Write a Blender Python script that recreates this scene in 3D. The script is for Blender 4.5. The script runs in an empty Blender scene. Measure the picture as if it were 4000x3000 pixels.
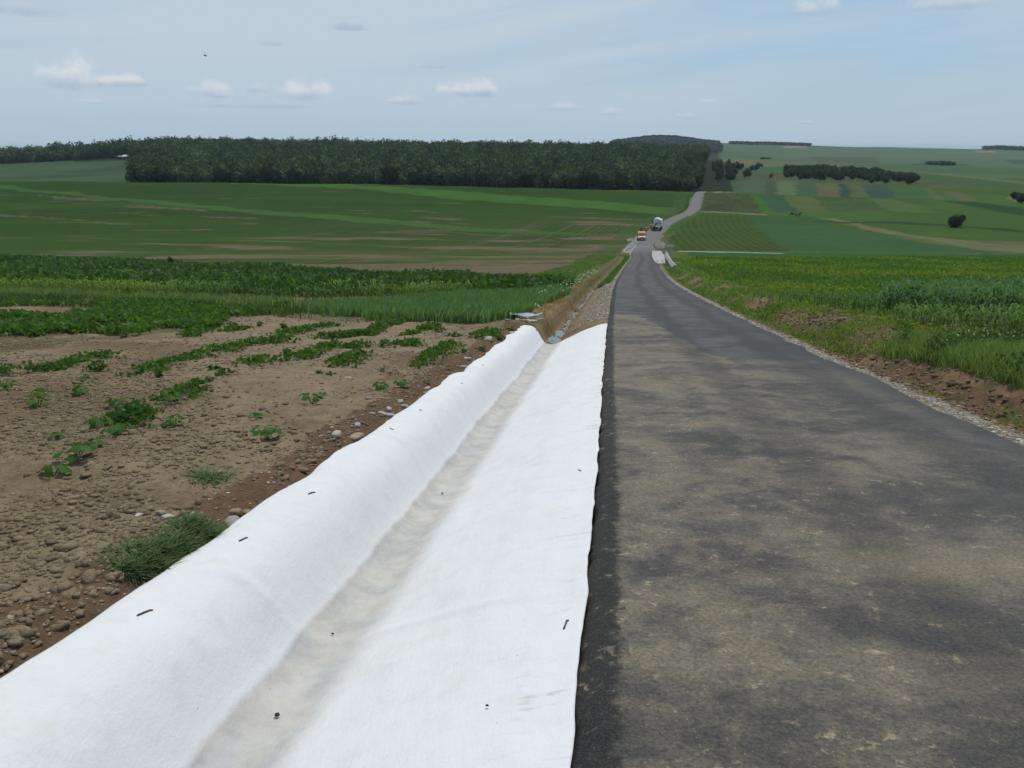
import bpy, math, random
import numpy as np
from mathutils import Vector, Matrix
R = math.radians
rng = np.random.default_rng(7); random.seed(7)
sc = bpy.context.scene; COL = sc.collection

# ------------------------------------------------------------------ camera
FPX = 3238.0; PITCH = R(15.86)
CT, ST = math.cos(PITCH), math.sin(PITCH)
cam = bpy.data.cameras.new('camera'); camo = bpy.data.objects.new('camera', cam); COL.objects.link(camo)
cam.sensor_width = 36.0; cam.lens = 36.0 * FPX / 4000.0; cam.clip_start = 0.05; cam.clip_end = 40000
camo.location = (0, 0, 0); camo.rotation_euler = (R(90) - PITCH, 0, 0); sc.camera = camo
# ------------------------------------------------------------------ light
SUN_EL, SUN_AZ = 64.0, 20.0            # azimuth from +Y (view direction), negative = left
sun = bpy.data.lights.new('sun', 'SUN'); sun.energy = 2.6; sun.angle = R(0.6); sun.color = (1.0, 0.945, 0.85)
suno = bpy.data.objects.new('sun', sun); COL.objects.link(suno)
sd = Vector((math.sin(R(SUN_AZ)) * math.cos(R(SUN_EL)), math.cos(R(SUN_AZ)) * math.cos(R(SUN_EL)), math.sin(R(SUN_EL))))
suno.rotation_euler = sd.to_track_quat('Z', 'Y').to_euler()
sc.view_settings.view_transform = 'Standard'; sc.view_settings.look = 'None'
sc.view_settings.exposure = 0.0; sc.view_settings.gamma = 1.0

class NT:
    """small helper for node trees"""
    def __init__(s, tree): s.t = tree; s.n = tree.nodes; s.l = tree.links
    def _in(s, sock, v):
        if isinstance(v, bpy.types.NodeSocket): s.l.new(v, sock)
        elif v is not None: sock.default_value = v
    def m(s, op, a, b=None, c=None, clamp=False):
        n = s.n.new('ShaderNodeMath'); n.operation = op; n.use_clamp = clamp
        s._in(n.inputs[0], a)
        if b is not None: s._in(n.inputs[1], b)
        if c is not None: s._in(n.inputs[2], c)
        return n.outputs[0]
    def mix(s, f, a, b, mode='MIX'):
        n = s.n.new('ShaderNodeMix'); n.data_type = 'RGBA'; n.blend_type = mode
        s._in(n.inputs['Factor'], f)
        ia = [i for i in n.inputs if i.name == 'A' and i.type == 'RGBA'][0]
        ib = [i for i in n.inputs if i.name == 'B' and i.type == 'RGBA'][0]
        for i, v in ((ia, a), (ib, b)):
            if isinstance(v, bpy.types.NodeSocket): s.l.new(v, i)
            else: i.default_value = (*v[:3], 1)
        return [o for o in n.outputs if o.type == 'RGBA'][0]
    def noise(s, vec, scale, detail=4, rough=0.55, dist=0.0, dim='3D'):
        n = s.n.new('ShaderNodeTexNoise'); n.noise_dimensions = dim
        if vec is not None: s.l.new(vec, n.inputs['Vector'])
        n.inputs['Scale'].default_value = scale; n.inputs['Detail'].default_value = detail
        n.inputs['Roughness'].default_value = rough; n.inputs['Distortion'].default_value = dist
        return n.outputs['Fac']
    def vor(s, vec, scale, feat='F1'):
        n = s.n.new('ShaderNodeTexVoronoi'); n.feature = feat
        s.l.new(vec, n.inputs['Vector']); n.inputs['Scale'].default_value = scale
        return n
    def ramp(s, v, a, b, o0=0.0, o1=1.0, smooth=True):
        n = s.n.new('ShaderNodeMapRange'); n.interpolation_type = 'SMOOTHSTEP' if smooth else 'LINEAR'
        s._in(n.inputs[0], v); s._in(n.inputs[1], a); s._in(n.inputs[2], b); s._in(n.inputs[3], o0); s._in(n.inputs[4], o1)
        return n.outputs[0]
    def sep(s, v):
        n = s.n.new('ShaderNodeSeparateXYZ'); s.l.new(v, n.inputs[0]); return n.outputs
    def comb(s, x, y, z):
        n = s.n.new('ShaderNodeCombineXYZ'); s._in(n.inputs[0], x); s._in(n.inputs[1], y); s._in(n.inputs[2], z); return n.outputs[0]
    def attr(s, name):
        n = s.n.new('ShaderNodeAttribute'); n.attribute_name = name; return n
    def bump(s, h, strength, dist):
        n = s.n.new('ShaderNodeBump'); n.inputs['Strength'].default_value = strength; n.inputs['Distance'].default_value = dist
        s.l.new(h, n.inputs['Height']); return n.outputs['Normal']

# ------------------------------------------------------------------ world sky with thin cirrus and small cumulus
world = bpy.data.worlds.new('World'); sc.world = world; world.use_nodes = True
w = NT(world.node_tree); w.n.clear()
sky = w.n.new('ShaderNodeTexSky'); sky.sky_type = 'NISHITA'; sky.sun_disc = False
sky.sun_elevation = R(SUN_EL); sky.sun_rotation = R(SUN_AZ); sky.altitude = 300
sky.air_density = 1.0; sky.dust_density = 1.2; sky.ozone_density = 1.5
tc = w.n.new('ShaderNodeTexCoord'); G = tc.outputs['Generated']
gx, gy, gz = w.sep(G)
az = w.m('MULTIPLY', w.m('ARCTAN2', gx, gy), 57.2958)
hor = w.m('SQRT', w.m('ADD', w.m('MULTIPLY', gx, gx), w.m('MULTIPLY', gy, gy)))
el = w.m('MULTIPLY', w.m('ARCTAN2', gz, hor), 57.2958)
P2 = w.comb(az, el, 0.0)
SKY_K = 0.10
base = w.mix(1.0, sky.outputs[0], (SKY_K * .86, SKY_K * 1.0, SKY_K * 1.10), 'MULTIPLY')
base = w.mix(.55, base, (0.27, 0.44, 0.61))
# veil of high thin cloud, thicker to the left and overhead, with long streaks
streak = w.noise(w.comb(w.m('MULTIPLY', az, 0.018), w.m('MULTIPLY', w.m('SUBTRACT', el, w.m('MULTIPLY', az, 0.10)), 0.16), 3.0), 1.0, 5, 0.55, 0.6)
side = w.ramp(az, 2.0, 24.0, 1.0, 0.0)
veil = w.m('MULTIPLY', w.m('ADD', w.m('MULTIPLY', side, 0.55), w.ramp(streak, 0.40, 0.62, 0.0, 0.85)), 0.80, clamp=True)
lowv = w.ramp(el, 0.0, 8.0, 0.5, 0.0)
veil = w.m('MAXIMUM', veil, lowv)
base = w.mix(veil, base, (0.51, 0.61, 0.70))
base = w.mix(w.ramp(el, 7.0, -1.0, 0.0, 0.85), base, (0.44, 0.56, 0.66))
# cumulus: (az, el of the flat base, half width, height, brightness)
def uv2ae(u, v):
    x = (u - 2000) / FPX; m = (v - 1500) / FPX
    d = (x, CT - ST * m, -ST - CT * m)
    return math.degrees(math.atan2(d[0], d[1])), math.degrees(math.atan2(d[2], math.hypot(d[0], d[1])))
PUFFS = [(275, 325, 105, 100, 1.0), (440, 330, 110, 38, .9), (500, 325, 60, 38, 1.0), (345, 400, 60, 18, .5), (820, 365, 75, 50, .8),
         (1010, 355, 42, 32, .6), (1190, 375, 95, 60, 1.0), (880, 378, 40, 20, .6), (1600, 400, 50, 38, .55), (1545, 400, 50, 22, .6),
         (1840, 365, 110, 48, 1.0), (1880, 365, 60, 55, .8), (2200, 425, 75, 25, .6), (2390, 443, 40, 22, .6), (2770, 400, 38, 16, .9),
         (2680, 458, 35, 18, .5), (3150, 480, 45, 10, .5), (3190, 45, 95, 62, .8), (3720, 25, 170, 48, .6), (60, 40, 170, 60, .35),
         (2290, 438, 22, 9, .5), (1000, 415, 240, 26, .3), (1700, 262, 60, 22, .25), (1050, 175, 60, 16, .0), (1345, 112, 75, 22, .0)]
nz = w.noise(P2, 0.9, 6, 0.6); nz2 = w.noise(w.comb(w.m('ADD', az, 40.0), el, 2.0), 0.9, 6, 0.6)
for (u, v, hw, hh, br) in PUFFS:
    a0, e0 = uv2ae(u, v); a1, _ = uv2ae(u + hw, v); _, e1 = uv2ae(u, v - hh)
    ww, hh_ = abs(a1 - a0) * 1.25, abs(e1 - e0) * 1.2
    dx = w.m('DIVIDE', w.m('SUBTRACT', az, a0), ww)
    dy = w.m('DIVIDE', w.m('SUBTRACT', el, e0), hh_)
    up = w.m('MAXIMUM', dy, w.m('MULTIPLY', dy, -3.2))
    r2 = w.m('ADD', w.m('MULTIPLY', dx, dx), w.m('MULTIPLY', up, up))
    q = w.m('ADD', w.m('SUBTRACT', 1.35, r2), w.m('MULTIPLY', w.m('SUBTRACT', nz, 0.55), 3.4))
    mk = w.m('MULTIPLY', w.ramp(q, 0.0, 1.3), 0.78)
    lit = w.m('ADD', w.ramp(dy, -0.15, 0.45), w.m('MULTIPLY', w.m('SUBTRACT', nz2, 0.5), 1.4), clamp=True)
    b = br
    colr = w.mix(w.m('MULTIPLY', lit, b, clamp=True), (0.40, 0.505, 0.62), (0.72, 0.755, 0.785))
    base = w.mix(mk, base, colr)
bg = w.n.new('ShaderNodeBackground'); w.l.new(base, bg.inputs[0]); bg.inputs[1].default_value = 1.0
wo = w.n.new('ShaderNodeOutputWorld'); w.l.new(bg.outputs[0], wo.inputs[0])

# ------------------------------------------------------------------ numpy noise
_perm = rng.random((512, 512))
def vnoise(x, y):
    xi = np.floor(x).astype(np.int64); yi = np.floor(y).astype(np.int64)
    fx = x - xi; fy = y - yi; fx = fx * fx * (3 - 2 * fx); fy = fy * fy * (3 - 2 * fy)
    a = _perm[xi & 511, yi & 511]; b = _perm[(xi + 1) & 511, yi & 511]
    c = _perm[xi & 511, (yi + 1) & 511]; d = _perm[(xi + 1) & 511, (yi + 1) & 511]
    return (a + (b - a) * fx) * (1 - fy) + (c + (d - c) * fx) * fy
def fbm(x, y, o=4, g=0.5):
    s = 0; a = 1; t = 0
    for k in range(o):
        s = s + a * vnoise(x * 2 ** k + 17.3 * k, y * 2 ** k + 5.1 * k); t += a; a *= g
    return s / t
def sstep(x, a, b):
    t = np.clip((x - a) / (b - a), 0, 1); return t * t * (3 - 2 * t)

# ------------------------------------------------------------------ the lie of the land
def rowt(v):
    m = (np.asarray(v, float) - 1500) / FPX
    return (-ST - CT * m) / (CT - ST * m)           # height over distance for a sight line
W = 4.3
KN = [(-30, None, 2.0, None), (0, None, 2.06, -1.81), (7.9, None, 3.02, -2.86), (9.7, None, 3.24, -3.10), (11.8, None, 3.48, -3.36), (15.5, None, 3.93, -3.87),
      (20.1, None, 4.48, -4.45), (29.0, None, 5.60, -5.60), (42.2, None, 7.28, -7.25), (61.3, None, 9.84, -9.55), (86.4, None, 13.58, -12.35),
      (105.6, None, 16.6, -14.3), (140, None, 22.3, -17.6), (175, 982, 2508, None), (205, 940, 2536, None), (235, 905, 2563, None), (275, 864, 2610, None),
      (315, 835, 2686, None), (340, 819, 2713, None), (365, 800, 2718, None), (408, 750, 2728, None), (440, None, 100.5, -19.6), (520, None, 119, -24)]
ky = []; kx = []; kz = []
for (y, v, u, z) in KN:
    if v is None:
        x = u; z = z if z is not None else 2.2
    else:
        m = (v - 1500) / FPX; D = y / (CT - ST * m); z = float(rowt(v)) * y; x = (u - 2000) / FPX * D
    ky.append(y); kx.append(x); kz.append(z)
ky = np.array(ky, float); kx = np.array(kx); kz = np.array(kz)
kx[0] = 2.06 - 30 * .12
kz[0] = -1.81 + 30 * .133
_g = np.linspace(-30, 520, 5501)
def hermite(g, X, Y):
    d = np.gradient(Y, X); i = np.clip(np.searchsorted(X, g) - 1, 0, len(X) - 2)
    h = X[i + 1] - X[i]; t = (g - X[i]) / h
    return ((2*t**3-3*t**2+1)*Y[i] + (t**3-2*t**2+t)*h*d[i] + (-2*t**3+3*t**2)*Y[i+1] + (t**3-t**2)*h*d[i+1])
_gx = hermite(_g, ky, kx); _gz = hermite(_g, ky, kz)
def smooth(a, y, k0):
    out = a.copy()
    for r, w_ in ((3, 10), (8, 50), (30, 150), (60, 250)):
        kk = np.ones(2 * r * 10 // 2 + 1); kk /= kk.sum(); b = np.convolve(np.pad(a, len(kk)//2, mode='reflect', reflect_type='odd'), kk, 'valid')[:len(a)]
        wt = sstep(y, w_ * .7, w_ * 1.3); out = out * (1 - wt) + b * wt
    return out
_gx = smooth(_gx, _g, 0); _gz = smooth(_gz, _g, 0)
def XC(y): return np.interp(y, _g, _gx) + np.maximum(0, y - 520) * .235 + np.minimum(0, y + 30) * .12
def PZ(y): return np.interp(y, _g, _gz) - np.minimum(0, y + 30) * .133
WT = 2.38
DK = np.array([[-9, .05], [-3.6, .06], [-2.7, .03], [-2.38, 0.0], [-2.12, -.03], [-2.0, -.13], [-1.9, -.34], [-1.80, -.54], [-1.70, -.60], [-1.50, -.61], [-1.36, -.54],
               [-.95, -.34], [-.5, -.15], [-.2, -.07], [0, -.06], [.3, -.07], [4.0, -.07], [4.3, -.06], [4.75, -.10], [5.1, -.30], [5.5, -.36], [5.9, -.18],
               [6.3, .10], [6.8, .16], [7.4, .08], [9, .03], [30, 0]])
URO = np.array([-900, 0, 350, 750, 1100, 1400, 2000, 2400, 2760, 3100]); VRO = np.array([596, 580, 562, 538, 545, 549, 553, 560, 570, 580])
UFA = np.array([1500, 2300, 2400, 2500, 2560, 2640, 2720, 2800, 2900, 3000, 3200, 3400, 3700, 3800, 3900, 4000, 4600])
VFA = np.array([590, 566, 556, 544, 538, 540, 551, 557.5, 560, 562, 569, 577, 583, 583, 580, 583, 592])
UBL = np.array([2900, 3200, 3330, 3450, 3600, 3750, 3900, 4400]); VBL = np.array([600, 580, 575, 573.5, 577.5, 581, 586, 590])
RK = [(408, 750), (520, 708), (700, 672), (900, 650), (1300, 630), (2000, 608)]
def H(x, y, fine=False):
    x = np.asarray(x, float); y = np.asarray(y, float)
    t = x - XC(y); tl = t + W / 2
    ditch = np.interp(tl, DK[:, 0], DK[:, 1])
    fad = 1 - sstep(y, 128, 160)
    z = PZ(np.minimum(y, 408)) + np.where((tl < -.01) | (tl > 4.31), ditch * fad - .06 * (1 - fad), ditch)
    # far from the road the land on the left climbs a little, on the right it sinks
    Lt = np.maximum(0, -tl - 4)
    lat = np.interp(Lt, [0, 160, 340, 2000], [0, 3.6, 5.3, 20])
    z = z + lat * sstep(y, 20, 400) * (1 - 0)
    Rt = np.maximum(0, tl - 12)
    drop = .024 * Rt * sstep(y, 50, 260)
    z = z - np.minimum(drop, 14)
    # rolling
    z = z + (fbm(x / 37 + 3, y / 37, 3) - .5) * 1.6 * sstep(np.abs(t), 8, 60) * sstep(y, 30, 120)
    yy = np.maximum(y, 1.0)
    u = 2000 + FPX * x / (.962 * yy)
    # left hill behind the crest
    zc = z
    ridge = 900 * rowt(np.interp(u, URO, VRO)) - 15
    zl = np.interp(y, [408, 425, 440, 480, 505], [0, -.2, -1.6, -8, -9])
    zl = zc + zl
    k = sstep(y, 480, 930)
    lz = -27 + (ridge + 27) * np.clip((y - 480) / 420, 0, 1) ** .85
    zl = np.where(y > 480, zl * (1 - sstep(y, 480, 520)) + lz * sstep(y, 480, 520), zl)
    zl = np.where(y > 900, lz - (y - 900) * .012 - .00002 * (y - 900) ** 2 * (y < 1600) , zl)
    zl = np.maximum(zl, -60)
    # right hand valley side and far hills
    ly = np.log(yy)
    far = np.interp(u, UFA, VFA)
    ks = [math.log(a) for a, _ in RK]
    v = np.interp(ly, ks, [b for _, b in RK])
    sh = 24 * np.clip((u - 2760) / 1240, -.2, 1.3) * (1 - sstep(y, 700, 2200))
    v = v + sh * sstep(y, 408, 520)
    kf = np.clip((ly - math.log(2000)) / (math.log(3000) - math.log(2000)), 0, 1)
    v = np.where(y > 2000, v * (1 - kf) + far * kf, v)
    kb = np.clip((ly - math.log(3000)) / (math.log(9000) - math.log(3000)), 0, 1)
    bl = np.interp(u, UBL, VBL)
    v = np.where(y > 3000, (far + 14) * (1 - kb) + bl * kb + 0 , v) - np.where((y > 3000) & (y < 3200), 14 * (1 - (y - 3000) / 200), 0)
    v = np.where(y > 9000, bl + (y - 9000) / 200, v)
    zr = rowt(v) * yy
    zr408 = zc
    wr = sstep(y, 408, 470)
    zr = np.where(y > 408, zc * (1 - wr) + zr * wr, zc)
    zr = zr + (fbm(x / 90, y / 90, 3) - .5) * 3 * sstep(y, 500, 900) * (y < 2900)
    wl = (1 - sstep(t, -4, 30)) * (1 - sstep(y, 1250, 2200))
    zfar = zl * wl + zr * (1 - wl)
    z = np.where(y > 408, zfar, z)
    return z
def micro(x, y):
    """small relief of the bare soil, only where it can be seen"""
    t = x - XC(y); tl = t + W / 2
    off = sstep(-tl, WT + .02, WT + .35)
    a = (fbm(x * 3.1, y * 3.1, 4) - .5) * .10 + (fbm(x * .8 + 9, y * .8, 3) - .5) * .16 + (fbm(x * 11, y * 11, 2) - .5) * .022
    near = 1 - sstep(y, 60, 120)
    rb = sstep(tl, 4.6, 5.2)
    b = (fbm(x * 4.1, y * 4.1, 4) - .5) * .24 * rb * (1 - sstep(tl, 7.5, 10) * .6)
    gut = (y > 23.4 + (tl + WT) * .7) * (tl < -.02) * (tl > -3.2)
    c = (fbm(x * 5, y * 2.2, 4) - .5) * .10 * gut
    # the trench under the left edge of the fabric
    d = -.07 * np.exp(-((tl + WT + .14) / .14) ** 2) * (y < 24)
    e = -.13 * (y < 22.5 + (tl + WT) * .6) * (tl < .0) * (tl > -WT + .06 - .09 * (1 - sstep(y, 5, 14)))
    return a * off * near + b * near + c + d + e

def PX(u, v, lift=0.0):
    """point of the ground seen at photo pixel (u, v)"""
    m = (v - 1500) / FPX; d = np.array([(u - 2000) / FPX, CT - ST * m, -ST - CT * m])
    s = np.concatenate([np.linspace(1.5, 60, 3000), np.geomspace(60, 14000, 9000)[1:]])
    X = d[0] * s; Y = d[1] * s; Z = d[2] * s
    g = H(X, Y) - Z
    i = np.argmax(g > 0)
    if g[i] <= 0: i = len(s) - 1
    a, b = s[max(i - 1, 0)], s[i]
    for _ in range(25):
        c = (a + b) / 2
        if H(np.array([d[0] * c]), np.array([d[1] * c]))[0] > d[2] * c: b = c
        else: a = c
    return np.array([d[0] * b, d[1] * b, d[2] * b + lift])

# ------------------------------------------------------------------ materials
def new_mat(name):
    m = bpy.data.materials.new(name); m.use_nodes = True; t = NT(m.node_tree)
    t.p = t.n['Principled BSDF']; return m, t
def simple(name, col, rough=.7, metal=0, var=.12, scale=6, bump=0.0, spec=.3):
    m, t = new_mat(name); tc = t.n.new('ShaderNodeTexCoord')
    n = t.noise(tc.outputs['Object'], scale, 5)
    dk = tuple(c * (1 - var * 2) for c in col); lt = tuple(min(1, c * (1 + var)) for c in col)
    t.l.new(t.mix(t.ramp(n, .3, .7), dk, lt), t.p.inputs['Base Color'])
    t.p.inputs['Roughness'].default_value = rough; t.p.inputs['Metallic'].default_value = metal
    t.p.inputs['Specular IOR Level'].default_value = spec
    if bump: t.l.new(t.bump(t.noise(tc.outputs['Object'], scale * 6, 4), .6, bump), t.p.inputs['Normal'])
    return m
def leaf_mat(name, trans=.42, rough=.55):
    m, t = new_mat(name); t.n.remove(t.p); out = t.n['Material Output']
    a = t.attr('col').outputs['Color']
    d = t.n.new('ShaderNodeBsdfDiffuse'); t.l.new(a, d.inputs[0])
    tr = t.n.new('ShaderNodeBsdfTranslucent'); t.l.new(t.mix(1.0, a, (1.3, 1.25, .5), 'MULTIPLY'), tr.inputs[0])
    ms = t.n.new('ShaderNodeMixShader'); ms.inputs[0].default_value = trans
    t.l.new(d.outputs[0], ms.inputs[1]); t.l.new(tr.outputs[0], ms.inputs[2])
    gl = t.n.new('ShaderNodeBsdfGlossy'); gl.inputs['Roughness'].default_value = rough; gl.inputs[0].default_value = (.9, 1, .9, 1)
    m2 = t.n.new('ShaderNodeMixShader'); m2.inputs[0].default_value = .012
    t.l.new(ms.outputs[0], m2.inputs[1]); t.l.new(gl.outputs[0], m2.inputs[2]); t.l.new(m2.outputs[0], out.inputs[0])
    return m
M_LEAF = leaf_mat('leaf')
M_CROWN = leaf_mat('tree_foliage', .15, .7)
def ground_mat():
    m, t = new_mat('earth_and_fields'); geo = t.n.new('ShaderNodeNewGeometry'); P = geo.outputs['Position']
    c = t.attr('col').outputs['Color']
    px, py, pz = t.sep(P)
    n1 = t.noise(P, 9.0, 6, .78); n2 = t.noise(P, 60.0, 3, .6); n3 = t.noise(P, 1.3, 5, .6)
    f = t.m('ADD', t.m('ADD', t.ramp(n1, .25, .75, -.42, .42, False), t.ramp(n2, .3, .7, -.14, .14, False)), t.ramp(n3, .3, .7, -.14, .14, False))
    f = t.m('ADD', f, 1.0)
    vec = t.comb(f, f, f)
    t.l.new(t.mix(1.0, c, vec, 'MULTIPLY'), t.p.inputs['Base Color'])
    t.p.inputs['Roughness'].default_value = 1.0; t.p.inputs['Specular IOR Level'].default_value = .05
    h = t.m('ADD', t.m('MULTIPLY', n1, .7), t.m('MULTIPLY', n2, .3))
    t.l.new(t.bump(h, .9, .05), t.p.inputs['Normal'])
    return m
M_GROUND = ground_mat()

# ------------------------------------------------------------------ mesh helpers
def mk(name, V, F, mat=None, parent=None, col=None, sm=False, link=True):
    me = bpy.data.meshes.new(name); V = np.asarray(V, np.float32); F = np.asarray(F, np.int32)
    me.vertices.add(len(V)); me.vertices.foreach_set('co', V.ravel())
    k = F.shape[1]; me.loops.add(F.size); me.loops.foreach_set('vertex_index', F.ravel())
    me.polygons.add(len(F)); me.polygons.foreach_set('loop_start', np.arange(0, F.size, k, dtype=np.int32))
    me.polygons.foreach_set('loop_total', np.full(len(F), k, np.int32))
    me.update(calc_edges=True)
    if sm: me.polygons.foreach_set('use_smooth', np.ones(len(F), bool))
    if col is not None:
        a = me.color_attributes.new('col', 'FLOAT_COLOR', 'POINT')
        c4 = np.ones((len(V), 4), np.float32); c4[:, :3] = col; a.data.foreach_set('color', c4.ravel())
    if mat: me.materials.append(mat)
    o = bpy.data.objects.new(name, me)
    if link: COL.objects.link(o)
    if parent: o.parent = parent
    return o
def tag(o, label=None, cat=None, group=None, kind=None):
    if label: o['label'] = label
    if cat: o['category'] = cat
    if group: o['group'] = group
    if kind: o['kind'] = kind
    return o
def empty(name, loc, label, cat, group=None, rz=0, scale=1):
    o = bpy.data.objects.new(name, None); COL.objects.link(o); o.location = loc; o.rotation_euler = (0, 0, rz); o.scale = (scale,) * 3
    o.empty_display_size = .2
    return tag(o, label, cat, group)
def copy_thing(o, loc, rz, scale=1, label=None):
    c = o.copy(); COL.objects.link(c); c.location = loc; c.rotation_euler = (0, 0, rz); c.scale = (scale,) * 3 if not hasattr(scale, '__len__') else scale
    if label: c['label'] = label
    for ch in o.children:
        k = ch.copy(); COL.objects.link(k); k.parent = c
    return c
class MB:
    """collects shapes into one mesh"""
    def __init__(s): s.v = []; s.f = []
    def add(s, V, F):
        b = len(s.v); s.v += [tuple(p) for p in V]; s.f += [tuple(i + b for i in f) for f in F]; return s
    def box(s, c, d, rot=None, taper=(1, 1), off=(0, 0)):
        x, y, z = d[0] / 2, d[1] / 2, d[2] / 2; V = []
        for sz in (-1, 1):
            k = taper if sz > 0 else (1, 1); oo = off if sz > 0 else (0, 0)
            for sx, sy in ((-1, -1), (1, -1), (1, 1), (-1, 1)): V.append(Vector((sx * x * k[0] + oo[0], sy * y * k[1] + oo[1], sz * z)))
        if rot is not None: V = [rot @ p for p in V]
        V = [p + Vector(c) for p in V]
        return s.add(V, [(3, 2, 1, 0), (4, 5, 6, 7), (0, 1, 5, 4), (1, 2, 6, 5), (2, 3, 7, 6), (3, 0, 4, 7)])
    def tube(s, pts, rad, n=8, cap=True):
        pts = [Vector(p) for p in pts]; rad = rad if hasattr(rad, '__len__') else [rad] * len(pts); V = []; F = []
        for i, p in enumerate(pts):
            d = (pts[min(i + 1, len(pts) - 1)] - pts[max(i - 1, 0)]).normalized()
            q = d.to_track_quat('Z', 'Y')
            for k in range(n):
                a = 2 * math.pi * k / n; V.append(p + q @ Vector((math.cos(a) * rad[i], math.sin(a) * rad[i], 0)))
        for i in range(len(pts) - 1):
            for k in range(n): F.append((i * n + k, i * n + (k + 1) % n, (i + 1) * n + (k + 1) % n, (i + 1) * n + k))
        if cap: F.append(tuple(reversed(range(n)))); F.append(tuple(range((len(pts) - 1) * n, len(pts) * n)))
        return s.add(V, F)
    def prism(s, poly, x0, x1):   # polygon in the y-z plane pushed along x
        n = len(poly); V = [(x0, a, b) for a, b in poly] + [(x1, a, b) for a, b in poly]
        F = [tuple(range(n)), tuple(reversed(range(n, 2 * n)))] + [((i + 1) % n, i, n + i, n + (i + 1) % n) for i in range(n)]
        return s.add(V, F)
    def build(s, name, mat, parent=None, bevel=0.0, sm=False):
        me = bpy.data.meshes.new(name); me.from_pydata(s.v, [], s.f); me.update(); me.materials.append(mat)
        o = bpy.data.objects.new(name, me); COL.objects.link(o)
        if parent: o.parent = parent
        if sm: me.polygons.foreach_set('use_smooth', [True] * len(me.polygons))
        if bevel:
            b = o.modifiers.new('bevel', 'BEVEL'); b.width = bevel; b.segments = 2; b.limit_method = 'ANGLE'
        return o
def inpoly(x, y, P):
    P = np.asarray(P); r = np.zeros(x.shape, bool); n = len(P); j = n - 1
    for i in range(n):
        xi, yi = P[i]; xj, yj = P[j]
        if yi != yj:
            c = ((yi > y) != (yj > y)) & (x < (xj - xi) * (y - yi) / (yj - yi) + xi); r ^= c
        j = i
    return r
def wpoly(pts):
    return np.array([PX(u, v)[:2] for u, v in pts])

# ------------------------------------------------------------------ ground: one sheet, fine near the road and the viewer
ys = [-320, -200, -120, -70, -40, -22, -12, -7, -4] + list(np.arange(-2, 2.0, .12))
y = 2.0
while y < 14500: ys.append(y); y += max(.022, y * .0066)
ys = np.array(ys)
us = [0.0]; 
while us[-1] < 700:
    a = us[-1]; us.append(a + (.05 if a < 8 else .085 if a < 24 else (a - 24) * .07 + .12))
us = np.array(us); us = np.concatenate([-us[:0:-1], us])
YY, UU = np.meshgrid(ys, us, indexing='ij')
XX = XC(YY) + UU * np.maximum(1, YY / 30)
gxv, gyv = XX.ravel(), YY.ravel()
gzv = H(gxv, gyv) + micro(gxv, gyv)
SOIL = np.array([.188, .141, .090]); SOILD = np.array([.115, .072, .045])

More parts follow.
